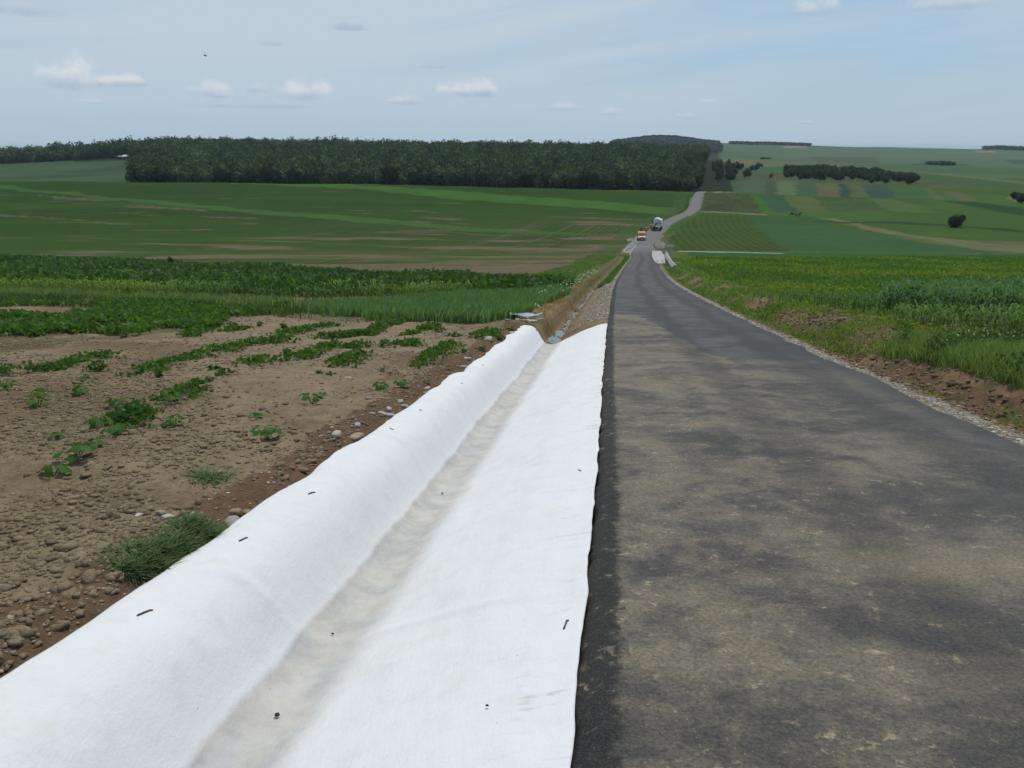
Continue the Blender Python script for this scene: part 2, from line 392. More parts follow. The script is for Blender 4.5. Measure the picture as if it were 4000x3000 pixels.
def strip(pts):
    """pixel centre line with half heights -> polygon"""
    return [(u, v - h) for u, v, h in pts] + [(u, v + h) for u, v, h in reversed(pts)]
FIELDS = [  # (name, pixel outline, colour, noise amount)
 ('left_stripe', strip([(-400, 700, 7), (0, 728, 7), (316, 760, 7), (633, 792, 8), (949, 823, 8), (1400, 857, 10), (1850, 897, 7), (2350, 917, 3)]), (.040, .092, .020), 0),
 ('left_stripe', strip([(563, 704, 1), (1000, 715, 5), (1400, 732, 8), (2030, 780, 15), (2400, 806, 16), (2640, 828, 14)]), (.042, .098, .016), 0),
 ('right_low', [(2640, 984), (4600, 984), (4600, 1240), (2750, 1240)], (.056, .100, .013), 1),
 ('right_band', [(2690, 984), (3600, 990), (4300, 992), (4300, 1012), (3300, 1012), (2700, 1005)], (.026, .078, .020), 0),
 ('corn_rows', [(2640, 980), (2612, 930), (2660, 880), (2745, 829), (2880, 836), (2945, 870), (3010, 930), (3110, 983)], (.038, .066, .011), 2),
 ('blue_field', [(2948, 877), (3230, 882), (3400, 915), (3600, 948), (3900, 978), (4200, 983), (3112, 983), (3010, 930)], (.034, .080, .026), 0),
 ('field', [(2890, 838), (3190, 848), (3240, 881), (2948, 876)], (.030, .072, .022), 0),
 ('verge', [(2745, 826), (2990, 836), (2990, 840), (2745, 830)], (.15, .13, .085), 0),
 ('dark_field', [(2748, 757), (2930, 757), (2990, 835), (2740, 825)], (.030, .046, .014), 1),
 ('bright', [(2930, 757), (2968, 758), (3030, 832), (2990, 835)], (.036, .095, .012), 0),
 ('blue', [(2968, 758), (3060, 763), (3125, 832), (3030, 832)], (.030, .070, .030), 0),
 ('yellowish', [(3060, 763), (3172, 768), (3245, 825), (3125, 828)], (.068, .094, .026), 1),
 ('green', [(3172, 768), (3380, 771), (3490, 827), (3245, 826)], (.034, .070, .018), 1),
 ('yellow_green', [(3380, 772), (3480, 775), (3690, 832), (3490, 828)], (.056, .098, .022), 1),
 ('olive', [(3190, 850), (3260, 852), (3600, 922), (3850, 950), (4100, 968), (4100, 992), (3800, 974), (3500, 918), (3350, 888)], (.115, .120, .055), 1),
 ('dark_strip', [(3680, 784), (3800, 790), (4050, 818), (4050, 850), (3870, 820)], (.017, .050, .012), 0),
 ('dark_seam', strip([(3180, 866, 2), (3500, 870, 5), (3760, 884, 3), (4000, 905, 4)]), (.022, .045, .012), 0),
 ('strip_a', [(2795, 712), (2832, 712), (2828, 753), (2790, 753)], (.19, .145, .095), 0),
 ('strip_b', [(2838, 708), (2858, 710), (2856, 753), (2836, 753)], (.060, .135, .018), 0),
 ('strip_c', [(2860, 706), (2992, 707), (2994, 756), (2858, 753)], (.050, .082, .042), 1),
 ('strip_d', [(2992, 707), (3030, 707), (3028, 758), (2994, 757)], (.042, .056, .030), 0),
 ('strip_e', [(3036, 707), (3110, 709), (3108, 762), (3030, 760)], (.078, .108, .050), 0),
 ('strip_f', [(3110, 709), (3190, 714), (3192, 766), (3108, 762)], (.040, .078, .036), 0),
 ('strip_g', [(3190, 715), (3276, 718), (3282, 770), (3192, 767)], (.088, .085, .042), 1),
 ('strip_h', [(3276, 718), (3310, 720), (3322, 771), (3282, 770)], (.020, .052, .028), 0),
 ('strip_i', [(3310, 720), (3366, 722), (3392, 772), (3322, 771)], (.065, .082, .030), 0),
 ('strip_j', [(3366, 722), (3456, 724), (3500, 774), (3392, 772)], (.030, .058, .042), 0),
 ('strip_k', [(3456, 724), (3580, 732), (3650, 782), (3500, 775)], (.040, .086, .028), 0),
 ('strip_l', [(3590, 733), (3628, 735), (3690, 780), (3650, 782)], (.072, .086, .036), 0),
 ('strip_m', [(3670, 742), (3740, 748), (3830, 784), (3750, 784)], (.074, .092, .034), 1),
 ('patch', [(3930, 768), (4010, 772), (4080, 800), (3970, 792)], (.13, .12, .06), 0),
 ('shrub_land', [(2770, 650), (3600, 690), (4100, 745), (4100, 770), (3600, 725), (2900, 706), (2760, 715)], (.048, .066, .026), 1),
 ('green_line', [(2760, 632), (3300, 650), (3700, 686), (4100, 728), (4100, 744), (3600, 698), (3200, 667), (2760, 649)], (.036, .080, .022), 0),
 ('yellow_line', [(2740, 622), (3300, 644), (3700, 679), (4100, 720), (4100, 729), (3700, 687), (3300, 651), (2740, 632)], (.100, .105, .045), 1),
 ('far_patch', [(3060, 570), (3150, 571), (3150, 577), (3060, 577)], (.20, .145, .105), 0),
 ('far_patch', [(3800, 590), (3880, 588), (3900, 596), (3820, 598)], (.17, .13, .09), 0),
 ('far_patch', [(3150, 612), (3420, 616), (3440, 636), (3200, 634)], (.060, .070, .038), 0),
 ('far_patch', [(3560, 640), (3780, 642), (3790, 646), (3560, 645)], (.025, .045, .028), 0),
 ('far_patch', [(3920, 622), (4100, 626), (4100, 650), (3960, 640)], (.030, .066, .028), 0),
 ('track', [(2640, 980), (2840, 984), (3060, 988), (3060, 991), (2840, 988), (2640, 984)], (.22, .21, .17), 0),
 ('hill_stripe', [(200, 672), (330, 662), (520, 642), (520, 662), (430, 668), (330, 676)], (.036, .060, .026), 0),
 ('hill_stripe', [(0, 692), (250, 684), (400, 682), (330, 690), (0, 700)], (.026, .056, .022), 0),
 ('bare_stripe', strip([(82, 760, 1), (200, 768, 4), (330, 778, 6), (462, 784, 1)]), (.135, .100, .062), 1),
 ('bare_stripe', strip([(456, 801, 1), (650, 813, 6), (848, 826, 1)]), (.130, .098, .060), 1),
 ('bare_stripe', strip([(437, 830, 1), (520, 834, 4), (614, 837, 1)]), (.130, .098, .060), 1),
 ('bare_stripe', strip([(785, 845, 1), (900, 850, 6), (1044, 856, 1)]), (.125, .096, .060), 1),
 ('bare_stripe', strip([(0, 842, 6), (200, 852, 3), (430, 872, 1)]), (.120, .092, .058), 1),
 ('bare_stripe', strip([(230, 868, 1), (450, 872, 3), (620, 876, 1)]), (.125, .094, .058), 1),
 ('bare_stripe', strip([(1570, 822, 1), (1630, 823, 4), (1680, 824, 1)]), (.110, .090, .055), 1),
]
CORN_POLY = wpoly([(-700, 1020), (0, 1016), (600, 1035), (1200, 1066), (1800, 1092), (2240, 1112), (2230, 1130), (2000, 1160), (1700, 1150), (1200, 1165), (800, 1150), (0, 1125), (-700, 1120)])
CORN_FRONT = wpoly([(-700, 1075), (0, 1072), (600, 1085), (1100, 1105), (1500, 1130), (1900, 1150), (1750, 1175), (1200, 1180), (800, 1168), (0, 1138), (-700, 1135)])
WHEAT = wpoly([(1150, 1215), (1500, 1190), (1750, 1165), (2000, 1150), (2180, 1135), (2230, 1150), (2130, 1190), (2040, 1240), (1900, 1262), (1600, 1262), (1350, 1245)])
WHEAT2 = wpoly([(-700, 1110), (0, 1125), (500, 1150), (1150, 1185), (1150, 1215), (500, 1175), (0, 1160), (-700, 1160)])
BEANS = wpoly([(-900, 1250), (0, 1238), (230, 1245), (460, 1205), (700, 1190), (900, 1200), (1150, 1196), (1160, 1220), (900, 1245), (850, 1290), (600, 1300), (400, 1330), (230, 1345), (0, 1385), (-900, 1480)])
BEANS2 = wpoly([(-700, 1160), (0, 1160), (500, 1180), (1100, 1215), (1400, 1235), (1500, 1262), (1300, 1262), (900, 1225), (500, 1200), (0, 1200), (-700, 1230)])
BAREL = wpoly([(1500, 1012), (2100, 980), (2430, 985), (2380, 1040), (2260, 1085), (1900, 1070), (1500, 1040)])
HILLF = wpoly([(-900, 640), (0, 634), (300, 633), (512, 625), (520, 663), (566, 688), (578, 700), (-900, 700)])

def rand_at(x, y, s): return vnoise(x / s + 31, y / s + 7)
def ground_color(x, y):
    t = x - XC(y); tl = t + W / 2
    n1 = fbm(x / 1.7, y / 1.7, 4); n2 = fbm(x / 9, y / 9, 4); n3 = fbm(x / 60 + 5, y / 22, 4)
    N = len(x); C = np.zeros((N, 3))
    def put(mask, c, a=1.0):
        c = np.asarray(c, float); mm = (np.asarray(mask, float) * a)[:, None]
        C[:] = C * (1 - mm) + c * mm
    left = tl < 2
    # left: bare soil near, young crop with bare patches beyond
    put(np.ones(N), SOIL)
    dry = sstep(n2, .42, .66)
    put(dry, (.235, .182, .119), .6)
    put(sstep(n1, .50, .70), (.120, .080, .048), .6)
    g = (.036, .060, .017)
    crop = left & (y > 40)
    thick = sstep(y, 44, 52)
    dens = .645 + .075 * sstep(y, 120, 260)
    # rows run beside the road; bare near it
    near_road = np.exp(-np.maximum(0, -tl - 6) / 60) * (1 - sstep(y, 230, 330))
    cov = sstep(.7 * fbm(x / 26 + 2, y / 5.5, 4) + .3 * fbm(x / 7 + 8, y / 1.6, 3) + dens - .56 - .20 * near_road, .34, .50)
    ru = tl + 5 * np.sin(y / 50)
    rows = .5 + .5 * np.sin(ru * 2 * math.pi / 1.5)
    lines = sstep(rand_at(ru * 30, y / 9, 14), .6, .8)
    cov = np.clip(cov - .55 * near_road * lines - .25 * near_road * rows, 0, 1)
    greenN = (.036, .070, .013); greenF = (.024, .056, .009)
    mix = sstep(y, 100, 260)[:, None]
    gg = np.array(greenN) * (1 - mix) + np.array(greenF) * mix
    gg = gg * (.64 + .45 * n3)[:, None] * np.array([1.10, 1.10, .78])
    bare = np.array((.120, .094, .056)) * (.85 + .3 * n1)[:, None]
    cc = gg * cov[:, None] + bare * (1 - cov[:, None])
    mm = (thick * crop)[:, None]; C[:] = C * (1 - mm) + cc * mm
    # grassy belt under the left crops
    for P, c, a in ((CORN_POLY, (.028, .055, .014), .9), (CORN_FRONT, (.060, .085, .024), .6), (WHEAT, (.05, .075, .03), .8), (WHEAT2, (.07, .085, .035), .6), (BEANS, (.05, .06, .025), .55), (BEANS2, (.06, .07, .03), .45)):
        put(inpoly(x, y, P) * sstep(n1, .25, .45), c, a)
    # lower right
    rt = (~left)
    put(rt, (.060, .088, .026)); put(rt * sstep(n1, .45, .62), (.150, .100, .060), .55)
    put(rt * (y > 230), (.040, .080, .014), 1); put(rt * (y > 230) * sstep(fbm(x / 60, y / 45, 3), .5, .6), (.050, .096, .020), .7)
    rsoil = rt & (tl < 14) & (y < 75)
    put(rsoil * sstep(n1 + (8 - tl) * .02, .30, .50) * (1 - sstep(tl, 10, 15)), (.200, .132, .084), .95)
    # far right colours
    far = rt & (y > 700)
    put(far, (.060, .104, .046)); put(far * sstep(fbm(x / 260, y / 500, 3), .45, .62), (.040, .084, .034), .8)
    put(far * sstep(fbm(x / 300 + 9, y / 260, 3), .56, .66), (.088, .108, .050), .5)
    for nm, px, c, nz_ in FIELDS:
        P = wpoly(px); b = (x > P[:, 0].min()) & (x < P[:, 0].max()) & (y > P[:, 1].min()) & (y < P[:, 1].max())
        idx = np.nonzero(b)[0]
        if not len(idx): continue
        xi, yi = x[idx], y[idx]
        k = inpoly(xi + (fbm(xi / 5, yi / 5, 2) - .5) * 2.2 * np.clip(yi / 200, .4, 3), yi + (fbm(xi / 6 + 4, yi / 6, 2) - .5) * 3 * np.clip(yi / 200, .4, 3), P)
        if nm == 'right_low': k &= tl[idx] > 8
        idx = idx[k]; cc = np.tile(np.array(c), (len(idx), 1)) * (.86 + .28 * n2[idx])[:, None]
        if nz_ == 1:
            q = sstep(n1[idx] * .6 + fbm(x[idx] / 14, y[idx] / 14, 3) * .4, .42, .6)[:, None]
            cc = cc * (1 - q * .5) + np.array((.075, .085, .036)) * q * .5
        if nz_ == 2:   # maize rows with dark earth between
            r = .5 + .5 * np.sin((tl[idx] * 1.0 + (y[idx] - 175) * .10) * 2 * math.pi / 2.1 + 2.5 * n2[idx])
            cc = cc * (.80 + .42 * r * (.4 + .9 * n1[idx]))[:, None]
        if nm == 'bare_stripe':
            q = sstep(n1[idx], .3, .6)[:, None] * .8; C[idx] = C[idx] * (1 - q) + cc * q
        else: C[idx] = cc
    # left hill beyond the crest
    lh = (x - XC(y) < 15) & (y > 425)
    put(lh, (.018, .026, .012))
    hf = inpoly(x, y, HILLF) & (y > 425)
    put(hf, (.040, .074, .028)); put(hf * sstep(fbm(x / 80, y / 60, 3), .5, .6), (.050, .084, .036), .8)
    for nm, px, c, _ in FIELDS:
        if nm == 'hill_stripe': put(inpoly(x, y, wpoly(px)), c, .9)
    # distant wooded rises
    u = 2000 + FPX * x / (.962 * np.maximum(y, 1))
    dn = fbm(x / 60, y / 60, 3)
    put((y > 2350) & (y < 3300) & (u > 2300) & (u < 2775 + (y - 2900) * .02) , (.020, .034, .018))
    put((y > 5000), (.035, .060, .040))
    # beside the road
    onroad = y < 440
    lv = (tl < -2.5) & (tl > -8 + n1 * 4 - 2) & (y > 30) & onroad
    put(lv * sstep(n1, .3, .5), (.045, .075, .020), .85)
    dz = (tl < 0) & (tl > -2.75) & (y < 150)
    put(dz, (.205, .148, .085)); put(dz * sstep(n1, .5, .7), (.145, .095, .050), .7)
    bank = dz & (tl < -1.7)
    put(bank * sstep(fbm(x * 8, y * 1.5, 3), .45, .6), (.245, .180, .100), .7)
    bot = np.exp(-((tl + 1.6 + .08 * np.sin(y)) / .13) ** 2) * (y < 150)
    put(bot, (.085, .075, .060), .9)
    put(dz * (tl > -1.4) * sstep(y + n1 * 12, 62, 80), (.060, .090, .025), .8)
    put(dz * (tl < -1.9) * sstep(y + n1 * 26 + n2 * 30, 58, 90) * .9, (.060, .085, .028), .8)
    grv = (tl < .1) & (tl > -1.0 - .5 * n1) & (y > 26.5) & (y < 130)
    put(grv * sstep(y, 26, 31) * (1 - sstep(y, 66, 84)), (.23, .185, .130), .75)
    put((tl < .1) & (tl > -.45) & (y > 60) & onroad, (.26, .23, .18), .6)
    put((tl < -WT + .3) & (tl > -WT - .42 - .25 * n1) & (y < 24), SOILD, .85)
    rg = onroad & (tl > 4.1) & (tl < 4.62 + n1 * .30)
    put(rg * sstep(fbm(x * 1.2, y * 1.2, 3), .35, .55), (.24, .205, .16), .8)
    rv = (y < 120) & (tl > 4.7) & (tl < 8.4)
    put(rv, (.190, .125, .080), .8); put(rv * sstep(n1 + .12 * (y > 40), .54, .66), (.065, .090, .028), .6)
    put((y < 60) & (tl > 5.15) & (tl < 5.9) & (n1 > .4), (.085, .055, .035), .6)
    # shoulder of stone by the junction
    put((y > 168) & (y < 236) & (tl < .1) & (tl > -2.6 + n1), (.27, .255, .225), .85)
    return C
gcol = ground_color(gxv, gyv)
ny, nx = XX.shape
I = np.arange(ny * nx).reshape(ny, nx)
GF = np.stack([I[:-1, :-1], I[:-1, 1:], I[1:, 1:], I[1:, :-1]], -1).reshape(-1, 4)
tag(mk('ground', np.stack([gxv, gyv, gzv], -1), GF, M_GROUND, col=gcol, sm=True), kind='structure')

# ------------------------------------------------------------------ asphalt
def asphalt_mat():
    m, t = new_mat('asphalt'); geo = t.n.new('ShaderNodeNewGeometry'); P = geo.outputs['Position']
    ts = t.sep(t.attr('col').outputs['Color']); tl, yy = ts[0], t.m('MULTIPLY', ts[1], 100.0)
    gr = t.noise(P, 110, 3, .7); g2 = t.noise(P, 420, 2, .7)
    big = t.noise(P, .75, 5, .62, .6); med = t.noise(P, 3.2, 6, .72, .4); fine = t.noise(P, 10.0, 6, .74, .3); gr3 = t.noise(P, 48, 4, .75)
    c = t.mix(t.ramp(gr, .3, .72), (.025, .025, .026), (.058, .057, .057))
    # dark, tyre polished bands
    tlw = t.m('ADD', tl, t.m('MULTIPLY', t.m('SUBTRACT', t.noise(P, .12, 2), .5), 1.2))
    band = t.m('ADD', t.ramp(t.m('ABSOLUTE', t.m('SUBTRACT', tlw, 1.75)), .1, .45, 1, 0), t.ramp(t.m('ABSOLUTE', t.m('SUBTRACT', tlw, 3.35)), .1, .5, 1, 0), clamp=True)
    light = t.mix(t.ramp(med, .25, .75, 0, 1), (.066, .066, .066), (.118, .114, .106))
    a = t.m('MULTIPLY', t.ramp(big, .30, .62), t.m('SUBTRACT', 1.0, t.m('MULTIPLY', band, .9)))
    c = t.mix(t.m('MULTIPLY', a, .80), c, light)
    # earth tracked over the near stretch
    lim = t.m('ADD', t.m('SUBTRACT', 27.5, t.m('MULTIPLY', t.ramp(tl, .8, 2.4), 13.0)), t.m('MULTIPLY', t.m('SUBTRACT', big, .5), 5.0))
    near = t.m('SUBTRACT', 1.0, t.ramp(t.m('SUBTRACT', yy, lim), -.6, .6))
    nr = t.m('MULTIPLY', near, t.m('SUBTRACT', 1.0, t.m('MULTIPLY', t.ramp(tl, 1.6, 4.0), .55)))
    nr = t.m('MULTIPLY', nr, t.m('SUBTRACT', 1.0, t.m('MULTIPLY', band, .45)))
    film = t.m('MULTIPLY', nr, t.ramp(t.m('ADD', t.m('MULTIPLY', big, .5), t.m('MULTIPLY', med, .5)),    .38, .62, .08, .80))
    c = t.mix(film, c, (.188, .154, .104))
    cross = t.m('MULTIPLY', t.ramp(t.m('ABSOLUTE', t.m('SUBTRACT', t.m('ADD', yy, t.m('MULTIPLY', big, .5)), 4.75)), .05, .40, 1, 0), t.ramp(tl, 1.0, 2.2)); c = t.mix(t.m('MULTIPLY', cross, .6), c, (.19, .155, .105))
    blot = t.m('MULTIPLY', t.ramp(t.noise(P, .45, 3, .5), .54, .66), t.ramp(tl, 1.0, 2.2)); c = t.mix(t.m('MULTIPLY', blot, .65), c, (.034, .034, .037))
    pat = t.ramp(fine, .565, .67); pat = t.m('MULTIPLY', pat, t.ramp(med, .40, .62, .25, 1.0))
    pat = t.m('MULTIPLY', pat, t.m('ADD', t.m('MULTIPLY', nr, .75), .13))
    c = t.mix(t.m('MULTIPLY', pat, .85), c, (.38, .305, .200))
    g3 = t.ramp(gr3, .30, .72, .50, 1.55, False); c = t.mix(1.0, c, t.comb(g3, g3, g3), 'MULTIPLY')
    v1 = t.vor(P, 34.0).outputs['Distance']; spk = t.m('MULTIPLY', t.ramp(v1, .05, .15, 1, 0), t.m('MULTIPLY', t.ramp(med, .42, .6), t.m('ADD', nr, .12)))
    c = t.mix(t.m('MULTIPLY', spk, .6), c, (.40, .36, .28))
    c = t.mix(t.ramp(g2, .62, .76, 0, .35), c, (.20, .20, .20))
    # fresh black edge
    ed = t.m('ADD', tl, t.m('MULTIPLY', t.m('SUBTRACT', t.noise(P, 16, 4, .7), .5), .22))
    e = t.ramp(ed, .15, .22, 1, 0)
    e = t.m('MULTIPLY', e, t.ramp(fine, .66, .54, .25, 1.0))
    e = t.m('MULTIPLY', e, t.ramp(t.noise(P, 38, 3, .7), .62, .70, 1, .45)); c = t.mix(t.m('MULTIPLY', e, .95), c, t.mix(t.ramp(gr, .4, .75), (.008, .008, .009), (.050, .048, .042)))
    er = t.ramp(t.m('ADD', tl, t.m('MULTIPLY', big, .5)), 3.9, 4.4)
    c = t.mix(t.m('MULTIPLY', er, .6), c, (.036, .036, .039))
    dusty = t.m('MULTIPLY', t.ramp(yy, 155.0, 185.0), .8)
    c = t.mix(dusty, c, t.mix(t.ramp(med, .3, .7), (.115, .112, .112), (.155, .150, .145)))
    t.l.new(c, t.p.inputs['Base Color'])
    t.p.inputs['Roughness'].default_value = .82; t.p.inputs['Specular IOR Level'].default_value = .25
    hh = t.m('ADD', t.m('MULTIPLY', gr, .7), t.m('MULTIPLY', t.noise(P, 32, 4, .7), .6))
    t.l.new(t.bump(hh, .55, .012), t.p.inputs['Normal'])
    return m
ry = [-12.0, -6, -3]; y = 0.
while y < 455: ry.append(y); y += max(.05, y * .006)
ry = np.array(ry)
rt_ = np.array([-.012, .0, .02, .05, .09, .13, .2, .4, .8, 1.3, 1.8, 2.3, 2.8, 3.3, 3.8, 4.1, 4.22, 4.27, 4.30])
rz_ = np.array([-.10, -.055, -.030, -.014, -.006, -.001, 0, .003, .008, .012, .015, .015, .012, .008, .003, 0, -.008, -.03, -.12])
RY, RT = np.meshgrid(ry, rt_, indexing='ij'); RZ = np.tile(rz_, (len(ry), 1))
wob = (fbm(RY * 2.3, RT * 0 + 1, 3) - .5) * .07 + (fbm(RY * 9, RT * 0 + 5, 2) - .5) * .03
RX = XC(RY) - W / 2 + RT + wob * (1 - sstep(RT, .05, .3)) + (fbm(RY * .9, RT * 0 + 8, 3) - .5) * .22 * sstep(RT, 4.0, 4.2)
RZZ = PZ(np.minimum(RY, 408)) + np.where(RY > 408, H(XC(RY), RY) + .07 - PZ(408 + 0 * RY), 0) + RZ + (fbm(RY * 16, RT * 30, 3) - .5) * .03 * (RT < .3)
ny, nx = RY.shape; I = np.arange(ny * nx).reshape(ny, nx)
RF = np.stack([I[:-1, :-1], I[:-1, 1:], I[1:, 1:], I[1:, :-1]], -1).reshape(-1, 4)
rc = np.stack([RT.ravel(), RY.ravel() / 100, RT.ravel() * 0], -1)
M_ASPH = asphalt_mat()
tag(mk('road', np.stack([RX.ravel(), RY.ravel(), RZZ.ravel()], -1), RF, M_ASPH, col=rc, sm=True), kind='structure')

DKX = np.linspace(-9, 30, 3901); _k = np.exp(-(np.arange(-30, 31) / 9.0) ** 2); DKZ = np.convolve(np.pad(np.interp(DKX, DK[:, 0], DK[:, 1]), 30, mode='edge'), _k / _k.sum(), 'valid')
# ------------------------------------------------------------------ white fabric lining the ditch
def fabric_mat():
    m, t = new_mat('white_fabric'); geo = t.n.new('ShaderNodeNewGeometry'); P = geo.outputs['Position']
    ts = t.sep(t.attr('col').outputs['Color']); tl, yy = ts[0], t.m('MULTIPLY', ts[1], 100.0)
    a = t.noise(P, 1.1, 5, .6); b = t.noise(P, 4.5, 6, .7); cfi = t.noise(P, 60, 3, .7); px, py, pz = t.sep(P)
    fib = t.noise(t.comb(t.m('MULTIPLY', px, 30.0), t.m('MULTIPLY', py, 5.0), pz), 1.5, 4, .7)
    c = t.mix(t.ramp(a, .35, .7), (.665, .672, .688), (.668, .666, .660))
    c = t.mix(t.m('MULTIPLY', t.ramp(b, .46, .70), .34), c, (.56, .53, .48))
    # silt left by water along the bottom
    cen = t.m('ADD', tl, t.m('MULTIPLY', t.m('SUBTRACT', t.noise(P, .9, 3), .5), .10))
    lo = t.ramp(cen, -1.80, -1.76); hi = t.ramp(cen, -1.50, -1.22, 1, 0)
    s_ = t.m('MULTIPLY', lo, hi)
    c = t.mix(t.m('MULTIPLY', s_, t.ramp(b, .25, .7, .62, .95)), c, t.mix(t.ramp(t.noise(P, 3, 5, .7), .35, .65), (.345, .340, .330), (.450, .420, .370)))
    sp = t.ramp(t.noise(P, 26, 5, .8), .66, .74); c = t.mix(t.m('MULTIPLY', t.m('MULTIPLY', sp, s_), .7), c, (.16, .12, .08))
    # brown smears near the road edge
    e = t.ramp(tl, -.42, -.03)
    st = t.noise(t.comb(t.m('MULTIPLY', px, 5.0), t.m('MULTIPLY', py, 22.0), 0.0), 1.0, 5, .72)
    c = t.mix(t.m('MULTIPLY', t.m('MULTIPLY', t.m('MULTIPLY', e, t.ramp(st, .50, .68)), t.ramp(t.noise(P, 1.4, 3, .6), .50, .62)), .85), c, (.30, .23, .15))
    d = t.vor(P, 5.5).outputs['Distance']; c = t.mix(t.ramp(d, .012, .030, .75, 0), c, (.12, .09, .07))
    c = t.mix(t.ramp(cfi, .35, .8, 0, .10), c, (.62, .62, .62))
    t.l.new(c, t.p.inputs['Base Color']); t.p.inputs['Roughness'].default_value = .95; t.p.inputs['Specular IOR Level'].default_value = .1
    h = t.m('ADD', t.m('ADD', t.m('MULTIPLY', cfi, .25), t.m('MULTIPLY', fib, .5)), t.m('MULTIPLY', b, 1.2))
    t.l.new(t.bump(h, .42, .02), t.p.inputs['Normal'])
    return m
fy = [-1.5, -.8]; y = 0.
while y < 24.3: fy.append(y); y += max(.03, y * .006)
fy = np.array(fy); ft = np.linspace(-WT, 0, 150)
FY, FT = np.meshgrid(fy, ft, indexing='ij')
k = (FT + WT) / WT
endy = 22.9 + 1.25 * k + .25 * np.sin(k * 9) * k * (1 - k)
FYY = np.where(FY > 15, 15 + (FY - 15) * (endy - 15) / (fy[-1] - 15), FY)
ledge = (fbm(FYY * 1.1, FT * 0 + 3, 3) - .5) * .10 + (fbm(FYY * 4, FT * 0 + 6, 3) - .5) * .05 * sstep(FYY, 10, 20) * 2 + .010 * np.sin(FYY * 2.4)
ledge = ledge - .11 * (1 - sstep(FYY, 5, 15))
redge = (fbm(FYY * 2.2, FT * 0 + 1.5, 3) - .5) * .05
lat = ledge * (1 - sstep(FT, -WT, -WT + .5)) + redge * sstep(FT, -.3, 0)
FX = XC(FYY) - W / 2 + FT + lat
zz = np.where(FT > -.12, np.interp(FT, DK[:, 0], DK[:, 1]), np.interp(FT, DKX, DKZ))
fold = 0
for yc, amp, sl in ((21.0, .035, .9), (17.2, .028, .7), (13.0, .05, 1.0), (11.5, .018, -.5), (8.1, .02, .5), (6.2, .022, .8), (4.6, .02, -.3)):
    d = FYY - yc - sl * np.abs(FT + 1.6); fold = fold + amp * np.exp(-(d / .055) ** 2) * sstep(FT, -WT, -WT + .4) * (1 - sstep(FT, -.5, 0)) - amp * .5 * np.exp(-((d + .3) / .3) ** 2)
big = (fbm(FX * 1.3, FYY * .8, 3) - .5) * .07 * (1 - sstep(FT, -.35, 0)) + (fbm(FX * 3.4 + 7, FYY * 2.1, 4) - .5) * .040
scal = .014 * np.sin(FYY * 2.6 + 1.3 * np.sin(FYY)) * (1 - sstep(FT, -WT, -WT + .45))
curl = .02 * (1 - sstep(FT, -WT, -WT + .08))
FZ = PZ(FYY) + zz + .030 + fold * .8 + big * .8 + scal - curl + .012 * sstep(FT, -.12, 0)
ny, nx = FY.shape; I = np.arange(ny * nx).reshape(ny, nx)
FF = np.stack([I[:-1, :-1], I[:-1, 1:], I[1:, 1:], I[1:, :-1]], -1).reshape(-1, 4)
fab = mk('ditch_liner', np.stack([FX.ravel(), FYY.ravel(), FZ.ravel()], -1), FF, fabric_mat(), col=np.stack([FT.ravel(), FYY.ravel() / 100, FT.ravel() * 0], -1), sm=True)
so = fab.modifiers.new('thick', 'SOLIDIFY'); so.thickness = .012; so.offset = -1
tag(fab, 'long white fabric sheet lining the ditch beside the asphalt', 'fabric sheet')
def fabric_z(x, y):
    tl = x - (XC(y) - W / 2); i = np.argmin((FX - x) ** 2 + (FYY - y) ** 2); return float(FZ.ravel()[i])

# ------------------------------------------------------------------ scatter helpers
def sample(P, n):
    lo, hi = P.min(0), P.max(0); out = []
    c = 0
    while c < n:
        q = rng.random((max(n, 1000), 2)) * (hi - lo) + lo; q = q[inpoly(q[:, 0], q[:, 1], P)]
        if not len(q): break
        out.append(q); c += len(q)
    q = np.concatenate(out)[:n]; return q[:, 0], q[:, 1]
def gz_(x, y): return H(x, y) + micro(x, y)
def unit(a): return a / np.maximum(1e-6, np.linalg.norm(a, axis=-1, keepdims=True))
def leaf_quads(P, L, Wd, col, up=.35, jit=.28):
    """diamond leaves centred at P (N,3), length L, width Wd (scalars or arrays), colour (N,3)"""
    N = len(P); d = unit(rng.normal(size=(N, 3)) + np.array([0, 0, up])); s_ = unit(np.cross(d, rng.normal(size=(N, 3))))
    L = np.broadcast_to(L, N)[:, None] * (.7 + .6 * rng.random((N, 1))); Wd = np.broadcast_to(Wd, N)[:, None] * (.7 + .6 * rng.random((N, 1)))
    V = np.stack([P - d * L / 2, P + s_ * Wd / 2, P + d * L / 2, P - s_ * Wd / 2], 1).reshape(-1, 3)
    F = np.arange(N * 4).reshape(N, 4); c = np.repeat(col * (1 - jit / 2 + jit * rng.random((N, 1))), 4, 0)
    return V, F, c
